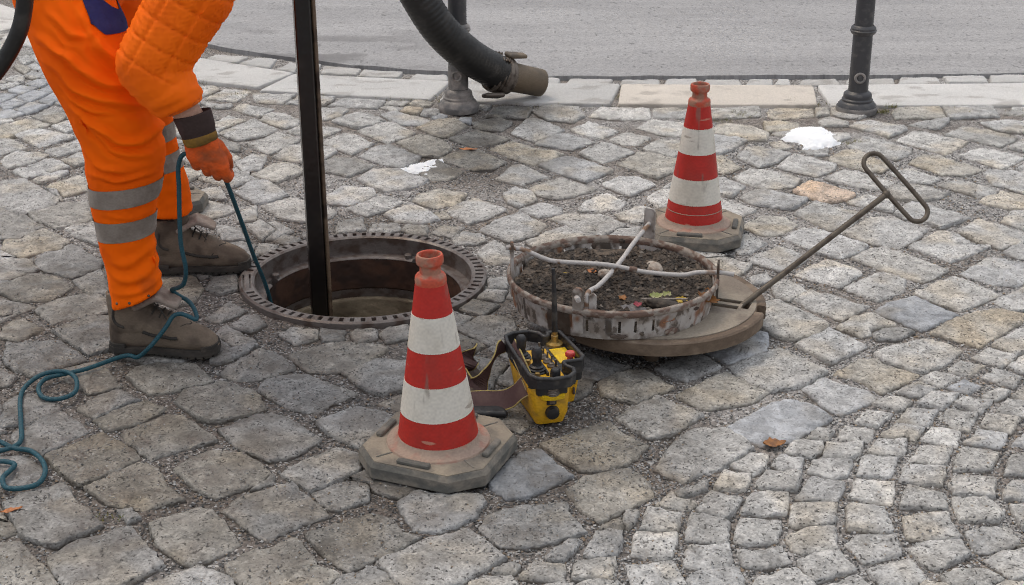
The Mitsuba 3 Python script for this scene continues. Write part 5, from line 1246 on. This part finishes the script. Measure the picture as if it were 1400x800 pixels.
def glove(wrist, ax_, row, aw, parent, mir=1):
    """hand in a work glove, closed round a rope or pole that lies along row"""
    ax_, row, aw = (np.array(q, float) / np.linalg.norm(q) for q in (ax_, row, aw))
    dn = ax_
    k = [wrist + ax_ * .078 + row * (-.036 + .024 * i) + ax_ * (.004 * math.sin(i * 1.1)) for i in range(4)]
    palm = Manifold.batch_hull([bone(wrist + row * -.020 + ax_ * .012, .021, wrist + row * .022 + ax_ * .012, .021), bone(k[0] - ax_ * .008, .0155, k[3] - ax_ * .008, .016), bone(wrist + ax_ * .045 + row * -.03 + aw * .008, .018, wrist + ax_ * .045 + row * .03 + aw * .01, .02)])
    fs = [palm]
    for i, K in enumerate(k):
        l = (.86, .98, 1.04, 1.0)[i]
        a = K + dn * .022 * l + aw * .007; b = a + aw * .027 * l + dn * .001; c = b - dn * .021 * l + aw * -.003
        fs += [bone(K, .0135, a, .0122), bone(a, .0122, b, .0112), bone(b, .0112, c, .0105)]
    t0 = wrist + ax_ * .025 + row * .034 + aw * .010; t1 = t0 + ax_ * .028 + row * .012 + aw * .012; t2 = t1 + ax_ * .024 + row * -.006 + aw * .014
    fs += [bone(t0, .019, t1, .0145), bone(t1, .0145, t2, .0125)]
    g = soft(union(fs), .0035, 5)
    g.vertices = (g.vertices - wrist) * 1.13 + wrist
    part(parent, 'glove', displace(g, lambda v: .003 * (meshkit.fbm(v * 70, 3) - .5)), 'glove_orange', True)
    cf = lathe([(.034, .022), (.0445, .020), (.0475, .0), (.0505, -.034), (.0495, -.04), (.0465, -.037), (.043, -.0)], 40)
    sh = lathe([(.033, .044), (.0425, .04), (.0455, .03), (.0455, .019), (.043, .017)], 40)
    for mm, nm, mt in ((cf, 'glove_cuff', 'glove_cuff'), (sh, 'glove_strap', 'glove_ochre')):
        mm.vertices[:, 1] *= .86
        part(parent, nm, orient(displace(mm, lambda v: .004 * (meshkit.fbm(v * 40, 2) - .5)), wrist - ax_ * .012, ax_, row), mt, True)
glove(np.array([-.810, 3.722, .682]), (.25, -.05, -.97), (.86, 0, -.35), (0, 1, 0), wk)
glove(np.array([-.640, 4.565, 1.335]), (-.05, .25, .97), (.3, .0, -.9), (-.25, 1, 0), wk)

def boot(x, y, yaw, parent, seed):
    L = .308
    xs = np.array([.0, .018, .05, .09, .13, .17, .21, .245, .275, .295, .306]); hw = np.array([.014, .031, .038, .036, .035, .041, .048, .050, .045, .034, .014]); tz = np.array([.085, .128, .150, .150, .140, .120, .100, .083, .070, .054, .032])
    n = 28; an = np.arange(n) * 2 * np.pi / n; v = []
    for a, w, t in zip(xs, hw, tz):
        z0 = .014; cz = (z0 + t) / 2; hz = (t - z0) / 2
        s, c = np.sin(an), np.cos(an)
        yy_ = w * np.sign(c) * np.abs(c) ** .62; zz = cz + hz * np.sign(s) * np.abs(s) ** .8
        yy_ = yy_ * (1 - .38 * np.clip((zz - cz) / hz, 0, 1) ** 1.5)
        v.append(np.c_[np.full(n, a), yy_, zz])
    v = np.vstack(v); k = len(xs)
    i, j = np.meshgrid(np.arange(k - 1), np.arange(n), indexing='ij')
    q = np.stack([i * n + j, (i + 1) * n + j, (i + 1) * n + (j + 1) % n, i * n + (j + 1) % n], -1).reshape(-1, 4)
    f = [q[:, [0, 1, 2]], q[:, [0, 2, 3]]]; v = np.vstack([v, [[0, 0, .05], [L, 0, .025]]]); e = (k - 1) * n; j = np.arange(n)
    f += [np.stack([np.full(n, k * n), j, (j + 1) % n], 1), np.stack([np.full(n, k * n + 1), e + (j + 1) % n, e + j], 1)]
    up_ = trimesh.Trimesh(v, np.vstack(f), process=True); up_.fix_normals()
    shaft = Manifold.batch_hull([bone((.045, 0, .09), .043, (.095, 0, .09), .041), bone((.046, 0, .175), .046, (.082, 0, .18), .042)])
    u = soft(trim(man(up_) + shaft, (.06, 0, .19), (.12, 0, -1)), .008, 16)
    u = displace(u, lambda w: .004 * (meshkit.fbm(w * 40, 3, seed) - .5) + .0045 * (1 - 2 * np.abs(2 * meshkit.noise(np.c_[w[:, 0] * 60, w[:, 1] * 12, w[:, 2] * 30], seed) - 1)) * np.exp(-((w[:, 0] - .18) / .04) ** 2) * (w[:, 2] > .06))
    at = lambda m: place(m, (x, y, 0), yaw)
    b = part(parent, 'boot', at(u), 'boot_suede', True)
    out = Polygon([(a, w + .0045) for a, w in zip(xs, hw)] + [(a, -w - .0045) for a, w in zip(xs[::-1], hw[::-1])]).buffer(.006).buffer(-.003)
    def slab(p, z0, z1): return man(prism(p.simplify(.0008), z0, z1))
    sole = slab(out.buffer(-.003), .002, .012) + slab(out, .010, .026) + slab(out.buffer(-.002).intersection(shapely.box(.268, -1, .4, 1)), .02, .036) + slab(out.buffer(-.002).intersection(shapely.box(-1, -1, .05, 1)), .02, .036)
    sole -= man(box(.05, .2, .018, (.125, 0, .0)))
    for t in np.arange(.01, .31, .022): sole -= man(box(.006, .2, .009, (t, 0, .003)))
    sm = tm(sole)
    part(b, 'sole', at(sm), 'boot_dark', 25)
    sn_ = lambda pts: np.array([u.vertices[np.linalg.norm(u.vertices - p, axis=1).argmin()] for p in spline(pts, 6)])
    for nm, pts, r in (('side_stripe', [(.10, -.05, .075), (.13, -.05, .066), (.17, -.06, .060), (.21, -.06, .062)], .005), ('ankle_stripe', [(.03, -.05, .15), (.02, -.05, .12), (.035, -.05, .098), (.06, -.06, .09)], .0045), ('toe_seam', [(.17, -.06, .045), (.21, -.03, .09), (.235, 0, .09), (.21, .03, .09)], .0018)):
        p = sn_(pts); p = np.array([p[max(0, i - 2):i + 3].mean(0) for i in range(len(p))])
        part(b, nm, at(sweep(p, r, 8)), 'boot_dark', True)
    for k_, a in enumerate((.115, .135, .155, .172)):
        zt = np.interp(a, xs, tz)
        part(b, 'lace', at(tube([(a - .004, -.026, zt - .012), (a + .004, -.010, zt + .003), (a + .006, .008, zt + .003), (a - .002, .026, zt - .012)], .0022, 5, 8)), 'boot_dark', True)
    part(b, 'lace', at(tube([(.125, .0, .16), (.14, -.022, .158), (.16, -.032, .14), (.175, -.036, .115)], .002, 5, 8)), 'boot_dark', True)
    tg = Manifold.batch_hull([bone((.09, -.038, .150), .009, (.09, .036, .152), .009), bone((.15, -.036, .176), .008, (.15, .032, .178), .008)]) + Manifold.batch_hull([bone((.15, -.036, .176), .008, (.15, .032, .178), .008), bone((.200, -.026, .150), .007, (.200, .020, .152), .007)])
    part(b, 'tongue', at(displace(soft(tg, .006, 8), lambda w: .007 * (meshkit.fbm(w * 38, 2, seed) - .5))), 'boot_tongue', True)
    part(b, 'inner_collar', at(lathe([(.034, .175), (.040, .188), (.044, .193), (.047, .187)], 30).apply_scale((1.2, .95, 1)).apply_translation([.064, 0, -.002])), 'boot_dark', True)
boot(-1.135, 3.862, -3, wk, 3)
boot(-1.150, 4.462, 9, wk, 8)

# ---------------------------------------------------------------- the teal rope: through the glove, over the boot, in loops on the ground, and down into the manhole
g1 = [(-1.087, 3.804), (-1.168, 3.722), (-1.218, 3.688), (-1.262, 3.66), (-1.268, 3.60), (-1.236, 3.54), (-1.19, 3.535), (-1.163, 3.576), (-1.178, 3.64), (-1.221, 3.683), (-1.272, 3.668), (-1.303, 3.621), (-1.298, 3.541), (-1.252, 3.394), (-1.225, 3.307), (-1.232, 3.268), (-1.274, 3.239), (-1.33, 3.22), (-1.38, 3.235), (-1.36, 3.285), (-1.29, 3.287),
    (-1.231, 3.262), (-1.183, 3.246), (-1.139, 3.194), (-1.116, 3.136), (-1.118, 3.084), (-1.152, 3.062), (-1.188, 3.067), (-1.209, 3.112), (-1.203, 3.147), (-1.201, 3.176), (-1.224, 3.191), (-1.26, 3.194), (-1.4, 3.2), (-1.6, 3.3)]
zz = [.009] * len(g1)
for i in (8, 9, 10): zz[i] = .018
for i in (19, 20): zz[i] = .02
body = [(-.752, 4.35, -1.2), (-.7515, 4.33, -.5), (-.751, 4.312, -.08), (-.757, 4.05, .24), (-.762, 3.80, .52), (-.766, 3.748, .566), (-.79, 3.742, .588), (-.83, 3.742, .611), (-.857, 3.742, .617), (-.875, 3.748, .583), (-.881, 3.755, .512), (-.890, 3.76, .368), (-.884, 3.765, .29), (-.898, 3.79, .235), (-.925, 3.83, .205), (-.952, 3.87, .182), (-.94, 3.885, .160),
    (-.905, 3.86, .150), (-.880, 3.82, .135), (-.876, 3.80, .122), (-.892, 3.797, .131), (-.917, 3.80, .139), (-.938, 3.797, .133), (-.956, 3.785, .108), (-.982, 3.775, .076), (-1.008, 3.768, .048), (-1.045, 3.785, .014)]
rope = spline(body + [(a, b, c) for (a, b), c in zip(g1, zz)], 8)
single('rope', sweep(rope, .0062, 12), 'rope_teal', 'teal rope running from the glove to the manhole and lying in loops by the boot', 'rope', True)
